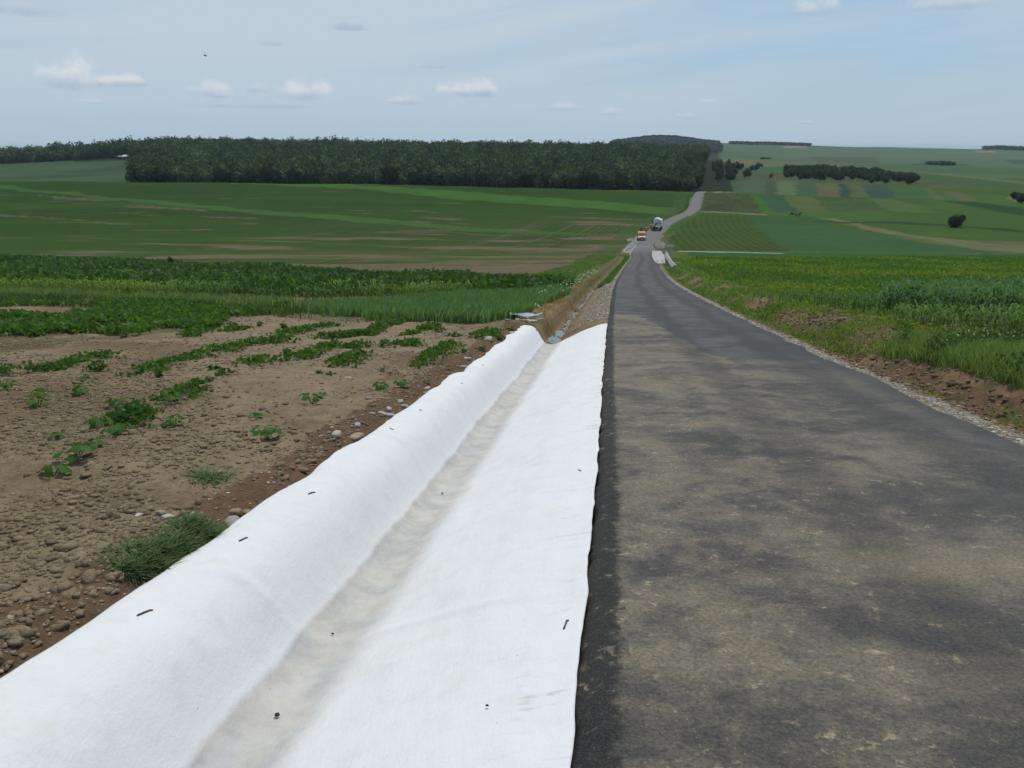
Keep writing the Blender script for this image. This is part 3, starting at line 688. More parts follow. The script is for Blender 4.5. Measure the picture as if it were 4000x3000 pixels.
def grass_quads(P, h, wd, lean, col, wind=(.25, 0)):
    N = len(P); a = rng.random(N) * 6.283; h = np.broadcast_to(h, N) * (.55 + .7 * rng.random(N))
    w_ = np.stack([np.cos(a), np.sin(a), 0 * a], 1) * (np.broadcast_to(wd, N) / 2)[:, None]
    b = rng.random(N) * 6.283; ln = np.stack([np.cos(b) * lean + wind[0] * lean, np.sin(b) * lean + wind[1] * lean, np.ones(N)], 1) * h[:, None]
    mid = P + ln * np.array([.35, .35, .62]); tip = P + ln
    col = np.minimum(col * 1.45, .8)
    V = np.stack([P - w_, P + w_, mid + w_ * .8, mid - w_ * .8, tip], 1).reshape(-1, 3); k = np.arange(N)[:, None] * 5
    F = np.concatenate([k + np.array([[0, 1, 2, 3]]), k + np.array([[3, 2, 4, 4]])], 0)
    F = np.concatenate([k + np.array([[0, 1, 2, 3]])], 0)
    F2 = k + np.array([[3, 2, 4]])
    c = np.repeat(col * (.8 + .4 * rng.random((N, 1))), 5, 0)
    Ft = np.concatenate([k + np.array([[0, 1, 2]]), k + np.array([[0, 2, 3]]), F2], 0)
    return V, Ft, c
def maize(P, h, col, nl=7):
    """maize plants: a stem and arching leaves"""
    N = len(P); Vs = []; Fs = []; Cs = []; base = 0
    h = np.broadcast_to(h, N) * (.8 + .4 * rng.random(N)); a0 = rng.random(N) * 6.283
    for k in range(nl):
        a = a0 + k * math.pi + rng.normal(size=N) * .5; fr = .12 + .8 * k / nl
        o = P + np.stack([0 * a, 0 * a, h * fr], 1); L = h * (.50 - .22 * abs(fr - .5)); d = np.stack([np.cos(a), np.sin(a), 0 * a], 1)
        s_ = np.stack([-np.sin(a), np.cos(a), 0 * a], 1) * (h * .040)[:, None]
        p1 = o + d * (L * .45)[:, None] + np.array([0, 0, 1]) * (L * .50)[:, None]; p2 = o + d * (L * (.95 + .2 * rng.random(N)))[:, None] + np.array([0, 0, 1]) * (L * (.15 + .4 * rng.random(N)))[:, None]
        V = np.stack([o - s_ * .5, o + s_ * .5, p1 + s_, p1 - s_, p2], 1).reshape(-1, 3); kk = np.arange(N)[:, None] * 5 + base
        Vs.append(V); Fs += [kk + np.array([[0, 1, 2]]), kk + np.array([[0, 2, 3]]), kk + np.array([[3, 2, 4]])]; base += len(V)
        Cs.append(np.repeat(col * (.75 + .5 * rng.random((N, 1))) * (.7 + .5 * fr), 5, 0))
    s_ = np.array([.5, .3, 0]) * .025
    V = np.stack([P - s_, P + s_, P + s_ * .6 + np.array([0, 0, 1]) * (h * .9)[:, None], P - s_ * .6 + np.array([0, 0, 1]) * (h * .9)[:, None]], 1).reshape(-1, 3)
    kk = np.arange(N)[:, None] * 4 + base; Vs.append(V); Fs += [kk + np.array([[0, 1, 2]]), kk + np.array([[0, 2, 3]])]; Cs.append(np.repeat(col * .8 * np.ones((N, 3)), 4, 0))
    return np.concatenate(Vs), np.concatenate(Fs), np.concatenate(Cs)
def join(parts):
    Vs, Fs, Cs = [], [], []; b = 0
    for V, F, c in parts:
        if F.shape[1] == 4: F = np.concatenate([F[:, [0, 1, 2]], F[:, [0, 2, 3]]])
        Vs.append(V); Fs.append(F + b); Cs.append(c); b += len(V)
    return np.concatenate(Vs), np.concatenate(Fs), np.concatenate(Cs)
def ico(sub):
    import bmesh
    bm = bmesh.new(); bmesh.ops.create_icosphere(bm, subdivisions=sub, radius=1.0)
    V = np.array([v.co[:] for v in bm.verts]); F = np.array([[v.index for v in f.verts] for f in bm.faces]); bm.free(); return V, F
ICO1, ICO2, ICO3 = ico(1), ico(2), ico(3)
def lumps(P, S, T, col, nvar=8, rough=.3, cut=.0):
    """copies of rough lumps at P with size S (N,3)"""
    V0, F0 = T; N = len(P); Vs = []
    var = [V0 * (1 + rough * (rng.random((len(V0), 1)) - .5) * 2) * (1 + .25 * rng.normal(size=3)) for _ in range(nvar)]
    var = np.stack(var)[rng.integers(0, nvar, N)]
    a = rng.random(N) * 6.283; ca, sa = np.cos(a)[:, None], np.sin(a)[:, None]
    v = var * S[:, None, :]; x = v[..., 0] * ca - v[..., 1] * sa; y_ = v[..., 0] * sa + v[..., 1] * ca
    V = np.stack([x, y_, v[..., 2]], -1) + P[:, None, :]; n = len(V0)
    F = (F0[None] + (np.arange(N) * n)[:, None, None]).reshape(-1, 3)
    return V.reshape(-1, 3), F, np.repeat(col, n, 0)
def col_vec(c, n): return np.tile(np.array(c, float), (n, 1))
def vary(c, n, k=.2): return col_vec(c, n) * (1 - k + 2 * k * rng.random((n, 1)))

M_SOILC = None
def vcol_mat(name, rough=.95, bump=.3, scale=20):
    m, t = new_mat(name); geo = t.n.new('ShaderNodeNewGeometry'); P = geo.outputs['Position']
    n = t.noise(P, scale, 5, .65); f = t.ramp(n, .25, .75, .72, 1.25, False)
    t.l.new(t.mix(1.0, t.attr('col').outputs['Color'], t.comb(f, f, f), 'MULTIPLY'), t.p.inputs['Base Color'])
    t.p.inputs['Roughness'].default_value = rough; t.p.inputs['Specular IOR Level'].default_value = .1
    t.l.new(t.bump(n, bump, .03), t.p.inputs['Normal']); return m
M_CLOD = vcol_mat('soil_clods', .98, .7, 45)
M_STONE = vcol_mat('stone', .8, .4, 30)

# ------------------------------------------------------------------ clods on the bare field
FIELD = wpoly([(-500, 2900), (-500, 1340), (0, 1330), (900, 1260), (2000, 1262), (2048, 1285), (1000, 2080), (-500, 3250)])
def clod_pts(n, ymax, ymin=2):
    y_ = ymin + (ymax - ymin) * rng.random(n) ** 1.35; t_ = -WT - .22 - rng.random(n) * (1.5 + y_ * .95)
    x_ = XC(y_) - W / 2 + t_; keep = x_ > -.68 * y_ - 1.2
    return x_[keep], y_[keep]
parts = []
for n, ymax, s0, s1, T in ((3400, 15, .014, .050, ICO1), (30000, 16, .006, .022, ICO1), (42000, 38, .012, .038, ICO1)):
    x_, y_ = clod_pts(n, ymax); m_ = fbm(x_ / 1.5, y_ / 1.5, 3); keep = rng.random(len(x_)) < sstep(m_, .34, .60) * .9 + .10
    x_, y_ = x_[keep], y_[keep]; N = len(x_); sz = s0 + (s1 - s0) * rng.random(N) ** 2.2
    S = np.stack([sz * (1 + .5 * rng.random(N)), sz, sz * (.5 + .25 * rng.random(N))], 1)
    c = vary((.225, .171, .110), N, .2)
    parts.append(lumps(np.stack([x_, y_, gz_(x_, y_) + S[:, 2] * .15], 1), S, T, c, rough=.42))
V, F, c = join(parts)
tag(mk('soil_clods', V, F, M_CLOD, col=c), 'crumbly brown clods strewn over the bare field', 'soil', kind='stuff')

# fine gravel on both shoulders
parts = []
def gravel(n, y0, y1, ta, tb, s0, s1, cols):
    y_ = y0 + (y1 - y0) * rng.random(n) ** 1.5; t_ = ta + (tb - ta) * rng.random(n); x_ = XC(y_) - W / 2 + t_
    sz = (s0 + (s1 - s0) * rng.random(n) ** 2) * (1 + y_ / 60); S = np.stack([sz * (1 + .6 * rng.random(n)), sz, sz * .55], 1)
    c = np.array(cols)[rng.integers(0, len(cols), n)] * (.8 + .4 * rng.random((n, 1)))
    parts.append(lumps(np.stack([x_, y_, gz_(x_, y_) + S[:, 2] * .3], 1), S, ICO1, c, rough=.25))
GC = [(.42, .38, .32), (.30, .27, .23), (.50, .46, .40), (.22, .18, .15), (.34, .26, .20)]
gravel(6500, 5.5, 75, 4.26, 4.60, .007, .022, GC)
gravel(2600, 5.5, 40, 4.4, 5.3, .006, .022, GC)
gravel(6000, 5.5, 34, 4.6, 8.2, .012, .045, [(.19, .125, .08), (.14, .09, .055), (.22, .15, .10)])
gravel(3000, 27, 70, -1.0, -.02, .010, .026, GC)
gravel(1200, 24, 60, -1.66, -1.50, .015, .035, [(.30, .28, .25), (.42, .40, .38), (.14, .12, .10)])
gravel(900, 3, 24, -WT - .6, -WT - .12, .006, .018, [(.42, .36, .28), (.25, .18, .12)])
V, F, c = join(parts)
tag(mk('gravel', V, F, M_STONE, col=c), 'pale gravel lying along the edges of the asphalt', 'gravel', kind='stuff')

# ------------------------------------------------------------------ crops, grass and weeds
def put3(x, y, dz=0): return np.stack([x, y, gz_(x, y) + dz], 1)
def mask_n(x, y, s_, a, b): return rng.random(len(x)) < sstep(fbm(x / s_, y / s_, 3), a, b)
# tall dark broad leaved crop and the paler maize in front of it
x_, y_ = sample(CORN_POLY, 30000); hh = .40 + .50 * sstep(fbm(x_ / 5, y_ / 5, 3), .25, .7)
P = put3(x_, y_); P[:, 2] += hh * (.35 + .65 * rng.random(len(x_)) ** .6)
c = vary((.060, .116, .034), len(P), .35); li = rng.random(len(P)) < .10; c[li] = (.095, .145, .075)
A = leaf_quads(P, .42, .28, c, .2)
x_, y_ = sample(CORN_POLY, 22000); B = grass_quads(put3(x_, y_), .65, .10, .3, vary((.032, .066, .018), len(x_), .25))
V, F, c = join([A, B]); tag(mk('tall_crop', V, F, M_LEAF, col=c), 'dark green belt of tall leafy crop crossing the field on the left', 'crop', kind='stuff')
x_, y_ = sample(CORN_FRONT, 7500); k_ = mask_n(x_, y_, 6, .25, .55); x_, y_ = x_[k_], y_[k_]
g_ = sstep(fbm(x_ / 9, y_ / 9, 3), .35, .65)[:, None]
V, F, c = maize(put3(x_, y_), .62, np.array((.155, .230, .045)) * g_ + np.array((.075, .150, .036)) * (1 - g_), 5)
tag(mk('young_maize', V, F, M_LEAF, col=c), 'yellowish young maize in front of the dark crop belt', 'crop', kind='stuff')
# blue green cereal
parts = []
for Pg, n, h_, cc in ((WHEAT, 42000, .38, (.095, .170, .075)), (WHEAT2, 20000, .32, (.110, .160, .065)), (BEANS2, 6000, .3, (.050, .085, .030))):
    x_, y_ = sample(Pg, n); k_ = mask_n(x_, y_, 3, .22, .50); x_, y_ = x_[k_], y_[k_]
    parts.append(grass_quads(put3(x_, y_), h_, .045, .35, vary(cc, len(x_), .25)))
V, F, c = join(parts); tag(mk('grass', V, F, M_LEAF, col=c), 'blue green grass growing beyond the bare field on the left', 'grass', kind='stuff')
# low bean crop
parts = []
for Pg, n, a_, b_ in ((BEANS, 36000, .44, .58), (BEANS2, 11000, .48, .62)):
    x_, y_ = sample(Pg, n); k_ = rng.random(len(x_)) < sstep(fbm(x_ / 2.6 + 4, y_ / 1.5, 3), a_, b_); x_, y_ = x_[k_], y_[k_]
    hh = .05 + .17 * rng.random(len(x_)); parts.append(leaf_quads(put3(x_, y_) + np.stack([0 * hh, 0 * hh, hh], 1), .15, .12, vary((.075, .155, .032), len(x_), .3), .5))
V, F, c = join(parts); tag(mk('bean_crop', V, F, M_LEAF, col=c), 'dense low bean crop covering the left side of the bare field', 'crop', kind='stuff')
# right hand side
RC = wpoly([(3425, 1236), (3460, 1190), (3700, 1170), (4100, 1150), (4500, 1150), (4500, 1290), (4000, 1258), (3700, 1250)])
RC2 = wpoly([(3480, 1290), (3520, 1255), (4000, 1270), (4500, 1290), (4500, 1360), (4000, 1325), (3700, 1300)])
x_, y_ = sample(RC, 1150); V, F, c = maize(put3(x_, y_), .50 + .65 * fbm(x_ / 1.5, y_ / 1.5, 3), np.array((.062, .135, .045)), 8)
x_, y_ = sample(RC2, 330); k_ = mask_n(x_, y_, 3, .3, .6); x_, y_ = x_[k_], y_[k_]; V2, F2, c2 = maize(put3(x_, y_), .55, np.array((.090, .165, .040)), 6)
x_, y_ = sample(wpoly([(2900, 1212), (3400, 1230), (3430, 1190), (3000, 1180)]), 120); V3, F3, c3 = maize(put3(x_, y_), .5, np.array((.070, .13, .04)), 5)
V, F, c = join([(V, F, c), (V2, F2, c2), (V3, F3, c3)]); tag(mk('maize', V, F, M_LEAF, col=c), 'clump of tall glossy maize at the right edge of the photo', 'crop', kind='stuff')
parts = []
LOW = wpoly([(2790, 1200), (2700, 1110), (2660, 1040), (2720, 1010), (4400, 1010), (4400, 1180), (3500, 1185), (3400, 1210), (3050, 1195)])
x_, y_ = sample(LOW, 90000); k_ = rng.random(len(x_)) < .35 + .65 * np.exp(-(y_ - 30) / 45); k_ &= x_ - XC(y_) + W / 2 > 8; x_, y_ = x_[k_], y_[k_]
hh = .12 + .28 * rng.random(len(x_)); sz = .10 + y_ * .0022
g_ = sstep(fbm(x_ / 7, y_ / 12, 3), .35, .65)[:, None]
parts.append(leaf_quads(put3(x_, y_) + np.stack([0 * hh, 0 * hh, hh], 1), sz, sz * .75, np.array((.150, .215, .036)) * g_ + np.array((.085, .165, .034)) * (1 - g_), .5))
V, F, c = join(parts); tag(mk('low_crop', V, F, M_LEAF, col=c), 'yellow green low crop filling the field right of the road', 'crop', kind='stuff')
parts = []
WEED = wpoly([(3420, 1390), (3700, 1345), (4400, 1390), (4700, 1720), (4080, 1560), (3860, 1480), (3640, 1430)])
x_, y_ = sample(WEED, 38000); k_ = mask_n(x_, y_, 1.2, .32, .56); x_, y_ = x_[k_], y_[k_]
parts.append(grass_quads(put3(x_, y_), .30, .014, .50, vary((.120, .180, .062), len(x_), .3)))
x_, y_ = sample(WEED, 22000); k_ = mask_n(x_, y_, 1.0, .46, .62); x_, y_ = x_[k_], y_[k_]; hh = .4 * rng.random(len(x_))
parts.append(leaf_quads(put3(x_, y_) + np.stack([0 * hh, 0 * hh, hh], 1), .07, .035, vary((.048, .098, .030), len(x_), .3), .6))
k_ = rng.random(len(x_)) < .05; q_ = put3(x_[k_], y_[k_]) + np.array([0, 0, .40]); parts.append(leaf_quads(q_[::5], .04, .04, vary((.50, .50, .42), len(q_[::5]), .1), .0))
# patchy weeds between the verge and the maize
RW = wpoly([(2700, 1130), (2900, 1215), (3430, 1240), (4400, 1300), (4400, 1400), (3600, 1350), (3350, 1400), (2950, 1265)])
x_, y_ = sample(RW, 24000); k_ = mask_n(x_, y_, 1.6, .52, .68); x_, y_ = x_[k_], y_[k_]
parts.append(grass_quads(put3(x_, y_), .14, .022, .6, vary((.115, .170, .045), len(x_), .3)))
x_, y_ = sample(RW, 9000); k_ = mask_n(x_ + 50, y_, 1.3, .52, .66); x_, y_ = x_[k_], y_[k_]; hh = .3 * rng.random(len(x_))
parts.append(leaf_quads(put3(x_, y_) + np.stack([0 * hh, 0 * hh, hh], 1), .10, .07, vary((.13, .19, .03), len(x_), .25), .6))
# verge right and left
def verge(n, y0, y1, ta, tb, h_, cc, s_, a_, b_, wd=.012, pw=1.5):
    y_ = y0 + (y1 - y0) * rng.random(n) ** pw; x_ = XC(y_) - W / 2 + ta + (tb - ta) * rng.random(n); k_ = mask_n(x_ * 1.3, y_ * .6, s_, a_, b_); x_, y_ = x_[k_], y_[k_]
    parts.append(grass_quads(put3(x_, y_), h_, wd * (1 + y_ / 40), .45, vary(cc, len(x_), .3)))
verge(8000, 7, 60, 4.75, 6.4, .09, (.115, .200, .045), .8, .50, .64)
verge(9000, 9, 90, 6.9, 9.5, .12, (.095, .165, .045), .9, .54, .66)
verge(16000, 30, 130, 4.9, 9.0, .20, (.100, .175, .045), 1.5, .40, .58, .03)
verge(14000, 62, 150, -1.35, -.35, .20, (.075, .140, .038), 1.2, .32, .52, .02)
verge(20000, 25, 150, -7.5, -2.7, .22, (.095, .160, .050), 1.6, .36, .56, .02)
verge(6000, 24, 80, -2.6, -1.8, .08, (.200, .150, .075), .8, .35, .55, .008)
x_, y_ = sample(wpoly([(2060, 1190), (2290, 1075), (2350, 1040), (2330, 1100), (2200, 1165)]), 260); q_ = put3(x_, y_) + np.stack([0 * x_, 0 * x_, .25 + .25 * rng.random(len(x_))], 1)
parts.append(leaf_quads(q_, .08, .08, vary((.60, .62, .58), len(q_), .1), 0))
V, F, c = join(parts); tag(mk('weeds', V, F, M_LEAF, col=c), 'wild grass and weeds growing along both sides of the road', 'weeds', kind='stuff')
# thin sprouts and straw on the soil
parts = []
x_, y_ = clod_pts(2600, 34); k_ = mask_n(x_, y_, 1.3, .52, .66); x_, y_ = x_[k_], y_[k_]
parts.append(grass_quads(put3(x_, y_), .045, .004, .8, vary((.085, .120, .050), len(x_), .3)))
x_, y_ = clod_pts(900, 20); q_ = put3(x_, y_, .012); parts.append(leaf_quads(q_, .07, .004, vary((.42, .34, .22), len(q_), .2), -.0))
V, F, c = join(parts); tag(mk('sprouts', V, F, M_LEAF, col=c), 'thin sprouts and bits of straw scattered over the bare soil', 'sprouts', kind='stuff')

# ------------------------------------------------------------------ trees
M_BARK = simple('bark', (.10, .08, .06), .95, var=.2, scale=3, bump=.02)
def crown(n, rx, rz, z0, leaf, c, lobes=7, dark=.55):
    """foliage spread through several lobes round a solid core, its colour darkened for inner shade"""
    V = []; parts = []
    cs = [(0, 0, z0 + rz * .55, .72)]
    for k in range(lobes):
        a = k * 2.4 + random.random(); r = rx * (.35 + .3 * random.random()); cs.append((math.cos(a) * r, math.sin(a) * r, z0 + rz * (.15 + .7 * random.random()), .42 + .16 * random.random()))
    cs = np.array(cs); i = rng.integers(0, len(cs), n); d = unit(rng.normal(size=(n, 3)))
    q = (1 - .45 * rng.random((n, 1)) ** 2)
    P = cs[i, :3] + d * q * np.stack([cs[i, 3] * rx, cs[i, 3] * rx, cs[i, 3] * rz * .62], 1)
    P = P[P[:, 2] > z0 - rz * .22 + .1]
    cc = col_vec(c, len(P)) * (.75 + .5 * rng.random((len(P), 1)))
    return leaf_quads(P, leaf, leaf * .9, cc, -.15)
def core(rx, rz, z0, c):  # solid lump filling the crown; shade between the leaves put into its colour
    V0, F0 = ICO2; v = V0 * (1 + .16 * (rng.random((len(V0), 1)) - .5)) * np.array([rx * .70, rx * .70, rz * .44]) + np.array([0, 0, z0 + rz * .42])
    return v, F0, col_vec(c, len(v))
TREEC = [(.050, .085, .028), (.040, .070, .026), (.060, .095, .030), (.078, .108, .050), (.036, .064, .028), (.050, .080, .022)]
# templates for the wood (unit: metres)
tmpl = []
for k in range(9):
    rx, rz = 4.6 + .8 * random.random(), 9 + 1.5 * random.random()
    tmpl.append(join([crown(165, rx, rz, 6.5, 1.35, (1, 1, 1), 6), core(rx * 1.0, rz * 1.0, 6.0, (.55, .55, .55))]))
def forest_points():
    gy = np.arange(474, 1010, 7.0); gx = np.arange(-900, 330, 7.4); X, Y = np.meshgrid(gx, gy); X = X.ravel() + rng.normal(size=X.size) * 1.9; Y = Y.ravel() + rng.normal(size=Y.size) * 1.9
    k = (X < XC(Y) - 6) 
    u = 2000 + FPX * X / (.962 * Y)
    k &= ~((u < 515) & (Y < 885)) & (u > -330)
    return X[k], Y[k]
fx, fy_ = forest_points(); u = 2000 + FPX * fx / (.962 * fy_)
z_ = H(fx, fy_) - 6 * ((u < 600) & (fy_ > 870)); hs = .80 + .26 * fbm(fx / 90, fy_ / 90, 2) + .11 * rng.normal(size=len(fx)); hs = np.clip(hs, .7, 1.25) * np.where((u < 600) & (fy_ > 870), 1.3, 1)
# the trees along the near and the road side edge stand singly, the rest reads as one mass
order = np.argsort(-(1.0 / fy_ + ((fx > XC(fy_) - 22) & (fy_ < 800)) * .006 + ((u < 640) & (u > 505) & (fy_ < 900)) * .004))
edge = np.zeros(len(fx), bool); edge[order[:230]] = True
def instance_mesh(name, xs, ys_, zs, sc_, cols, T, mat):
    Vs, Fs, Cs = [], [], []; b = 0; pick = rng.integers(0, len(T), len(xs))
    for k, (V0, F0, C0) in enumerate(T):
        i = np.nonzero(pick == k)[0]
        if not len(i): continue
        a = rng.random(len(i)) * 6.283; ca, sa = np.cos(a)[:, None], np.sin(a)[:, None]; s_ = sc_[i][:, None]
        vx = (V0[:, 0] * ca - V0[:, 1] * sa) * s_ + xs[i][:, None]; vy = (V0[:, 0] * sa + V0[:, 1] * ca) * s_ + ys_[i][:, None]; vz = V0[:, 2] * s_ + zs[i][:, None]
        Vs.append(np.stack([vx, vy, vz], -1).reshape(-1, 3)); n = len(V0)
        Fs.append((F0[None] + (np.arange(len(i)) * n)[:, None, None] + b).reshape(-1, 3)); Cs.append((C0[None] * cols[i][:, None, :]).reshape(-1, 3)); b += n * len(i)
    return mk(name, np.concatenate(Vs), np.concatenate(Fs), mat, col=np.concatenate(Cs))
ci = np.array(TREEC)[rng.choice(6, len(fx), p=[.25, .2, .15, .14, .16, .10])] * (.85 + 1.0 * rng.random((len(fx), 1)) ** 1.6)
ne = ~edge
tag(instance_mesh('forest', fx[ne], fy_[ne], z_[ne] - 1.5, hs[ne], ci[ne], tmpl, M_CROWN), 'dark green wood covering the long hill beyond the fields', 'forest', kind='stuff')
def tree_proto(name, h, rx, rz, z0, n, leaf, c, label, cat, group, trunk=.22):
    e = empty(name, (0, 0, 0), label, cat, group)
    t = MB(); t.tube([(0, 0, -.8), (.05, 0, z0 * .5), (0, .08, z0 + rz * .3)], [trunk * 1.3, trunk, trunk * .5], 7)
    for k in range(4):
        a = k * 1.6 + .4; t.tube([(0, 0, z0 * .7), (math.cos(a) * rx * .35, math.sin(a) * rx * .35, z0 + rz * .25), (math.cos(a) * rx * .55, math.sin(a) * rx * .55, z0 + rz * .5)], [trunk * .5, trunk * .35, trunk * .12], 5)
    t.build('trunk', M_BARK, e)
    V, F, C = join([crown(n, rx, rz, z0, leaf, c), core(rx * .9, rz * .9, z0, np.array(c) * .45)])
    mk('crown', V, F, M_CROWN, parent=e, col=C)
    return e
GW = 'trees standing along the edge of the wood'
LW = 'dark green broadleaf tree on the edge of the wood'
protos = [tree_proto('forest_tree', 15, 4.6 + .3 * k, 9.5, 5.5 + .3 * k, 650, 1.15, TREEC[k % 6], LW, 'tree', GW) for k in range(5)]
first = [True] * 5
for j, i in enumerate(np.nonzero(edge)[0]):
    k = j % 5; p = protos[k]; loc = (fx[i], fy_[i], z_[i] - .5)
    if first[k]: p.location = loc; p.scale = (hs[i],) * 3; first[k] = False
    else: copy_thing(p, loc, random.random() * 6.28, hs[i])
# scattered trees right of the wood
GR = 'trees and bushes on the rough ground right of the wood'
pr = [tree_proto('tree', 8, 3.2, 6.0, 2.2, 420, .9, c_, 'dark green tree on the rough ground right of the wood', 'tree', GR, .14) for c_ in (TREEC[1], TREEC[4], TREEC[0])]
spots = [(2882, 672, 1.0), (2894, 668, .8), (2912, 700, .85), (2924, 697, .7), (2955, 672, .9), (2935, 672, .7), (2862, 712, .8), (2975, 655, .5), (3010, 700, .45), (2870, 690, .8), (3203, 714, 1.0), (3265, 712, .8)]
for _ in range(34):
    v = 648 + 62 * random.random(); u_ = 2772 + (10 + 85 * random.random()) * (1 if v > 665 else 1.0) + (v - 648) * .1
    spots.append((u_, v, .5 + .4 * random.random()))
fr = [True] * 3
for j, (u_, v, k_) in enumerate(spots):
    q = PX(u_, v); p = pr[j % 3]
    if fr[j % 3]: p.location = q; p.scale = (k_,) * 3; fr[j % 3] = False
    else: copy_thing(p, q, random.random() * 6, k_)
GT = 'trees of the dark thicket between the strip fields and the far hills'
pt = [tree_proto('thicket_tree', 6, 3.4, 5.0, 1.2, 420, .85, c_, 'dark tree of the long thicket beyond the strip fields', 'tree', GT, .12) for c_ in (TREEC[1], TREEC[4], (.030, .058, .024))]
TH = [(3050, 690), (3075, 668), (3200, 664), (3400, 676), (3560, 696), (3590, 712), (3560, 722), (3400, 716), (3250, 702), (3120, 704)]
TW = wpoly(TH); xs_, ys_ = sample(TW, 190); ff = [True] * 3
for j in range(len(xs_)):
    q = (xs_[j], ys_[j], float(H(xs_[j], ys_[j])) - .5); p = pt[j % 3]; k_ = .6 + .5 * random.random()
    if ff[j % 3]: p.location = q; p.scale = (k_,) * 3; ff[j % 3] = False
    else: copy_thing(p, q, random.random() * 6, k_)
# the lone round bush and a few small ones at the right
q = PX(3731, 888); b = tree_proto('round_bush', 3, 2.55, 4.2, .15, 2600, .34, (.026, .046, .022), 'lone round dark bush in the green fields at the right', 'bush', None, .10); b.location = q
q0 = PX(3965, 790)
for u_, v_, k_, lb in ((3988, 792, .75, 'dark bush at the right edge of the photo beyond the dark crop strip'), (3962, 778, .6, 'small dark bush left of a larger one at the right edge of the photo')):
    q = PX(u_, v_); b2 = tree_proto('bush', 3, 2.6, 3.6, .2, 500, .6, (.032, .056, .026), lb, 'bush', None, .10); b2.location = q; b2.scale = (k_ * 1.5,) * 3
q = PX(672, 1052); b = tree_proto('dark_shrub', 1.2, .55, 1.3, .15, 500, .16, (.026, .060, .022), 'small dark bush standing in the tall crop belt on the left', 'bush', None, .03); b.location = q; b.scale = (.85,) * 3
# distant woods and hedge lines, far too small to tell a tree apart
t2 = [(V * np.array([1.5, 1.5, 1.0]), F, C) for V, F, C in [join([crown(26, 5.5, 9, 3, 4.5, (1, 1, 1), 4), core(5.5, 9, 3, (.5, .5, .5))]) for _ in range(3)]]
dx_, dy_ = sample(wpoly([(2385, 575), (2400, 561), (2500, 548), (2560, 542), (2640, 544), (2720, 556), (2800, 566), (2815, 590), (2790, 600), (2400, 600)]), 2600)
def far_wood(name, pts, n, sc_, label, c):
    if isinstance(pts, tuple): X, Y = pts
    else: X, Y = sample(wpoly(pts), n)
    tag(instance_mesh(name, X, Y, H(X, Y) - 2, np.full(len(X), sc_), vary(c, len(X), .25), t2, M_CROWN), label, 'wood', kind='stuff')
far_wood('distant_wood', (dx_, dy_), 0, 1.25, 'blue green wood on the rounded hill behind the end of the main wood', (.030, .050, .030))
far_wood('tree_line', strip([(2850, 563, .8), (2960, 565, 1), (3060, 567, 1.2), (3165, 571, .8)]), 150, .95, 'thin dark tree line along the crest of the far hill', (.030, .050, .030))
far_wood('tree_line', strip([(3840, 585, 1), (3920, 584, 1.5), (4000, 587, 1.2), (4060, 589, 1)]), 200, 1.1, 'dark wood on the far horizon at the right edge of the photo', (.030, .050, .030))
far_wood('tree_line', strip([(3620, 642, 1), (3680, 644, 3), (3722, 645, 2)]), 60, .55, 'low dark clump of trees in the far pale fields', (.030, .050, .026))
far_wood('tree_line', strip([(2975, 622, .7), (3010, 622, .8)]), 8, .45, 'few specks of trees in the middle of the far fields', (.030, .050, .026))

# ------------------------------------------------------------------ plants on the bare soil
def leafy(name, label, pts, size, spread, n, c, cat='plant', group=None, leaf=.075, hgt=.16):
    P0 = np.array(pts); e = empty(name, tuple(P0[0]), label, cat, group)
    i = rng.random(n); seg = i * (len(P0) - 1); k = np.minimum(seg.astype(int), max(0, len(P0) - 2)); f = (seg - k)[:, None]
    Q = P0[k] * (1 - f) + P0[np.minimum(k + 1, len(P0) - 1)] * f if len(P0) > 1 else np.repeat(P0, n, 0)
    clump = rng.normal(size=(max(3, n // 14), 2)) * spread
    o = clump[rng.integers(0, len(clump), n)] + rng.normal(size=(n, 2)) * spread * .35
    Q = Q + np.stack([o[:, 0], o[:, 1], hgt * (.15 + .85 * rng.random(n)) * np.exp(-(o ** 2).sum(1) / (spread * 2.4) ** 2)], 1)
    V, F, C = leaf_quads(Q - P0[0], leaf, leaf * .85, vary(c, n, .25), .15)
    mk('foliage', V, F, M_LEAF, parent=e, col=C)
    if len(P0) > 1: return e
    m = MB()
    for j in range(0, n, max(1, n // 22)):
        a = Q[j] - P0[0]; g_ = np.array([a[0] * .9, a[1] * .9, float(gz_(np.array([Q[j][0]]), np.array([Q[j][1]]))[0]) - P0[0][2] - .01]); g_ = np.array([0, 0, -.01]) if len(P0) == 1 else g_; m.tube([g_, a], .0035, 4, False)
    m.build('stem', simple_stem, e)
    return e
simple_stem = simple('plant_stem', (.14, .20, .06), .8)
def pz(u, v):
    p = PX(u, v); p[2] = float(gz_(np.array([p[0]]), np.array([p[1]]))[0]); return p
ROWS = [[(202, 1448), (316, 1410)], [(339, 1396), (437, 1385)], [(551, 1449), (700, 1416)], [(700, 1415), (808, 1391)], [(814, 1381), (874, 1369)], [(890, 1368), (1013, 1345)],
        [(1040, 1360), (1110, 1337)], [(1090, 1314), (1200, 1292), (1307, 1277)], [(1250, 1325), (1400, 1309)], [(1251, 1376), (1301, 1357)], [(1140, 1413), (1228, 1386)], [(985, 1431), (1035, 1412)],
        [(700, 1562), (779, 1514)], [(1307, 1433), (1408, 1390)], [(1376, 1364), (1423, 1350)], [(1437, 1305), (1530, 1262)], [(1530, 1272), (1660, 1246)], [(1645, 1420), (1700, 1382), (1763, 1340)],
        [(1850, 1326), (1915, 1292)], [(1645, 1290), (1698, 1276)], [(1586, 1316), (1622, 1308)], [(1578, 1354), (1622, 1342)], [(1300, 1322), (1400, 1306), (1437, 1312)], [(728, 1320), (820, 1268)], [(880, 1300), (960, 1290)]]
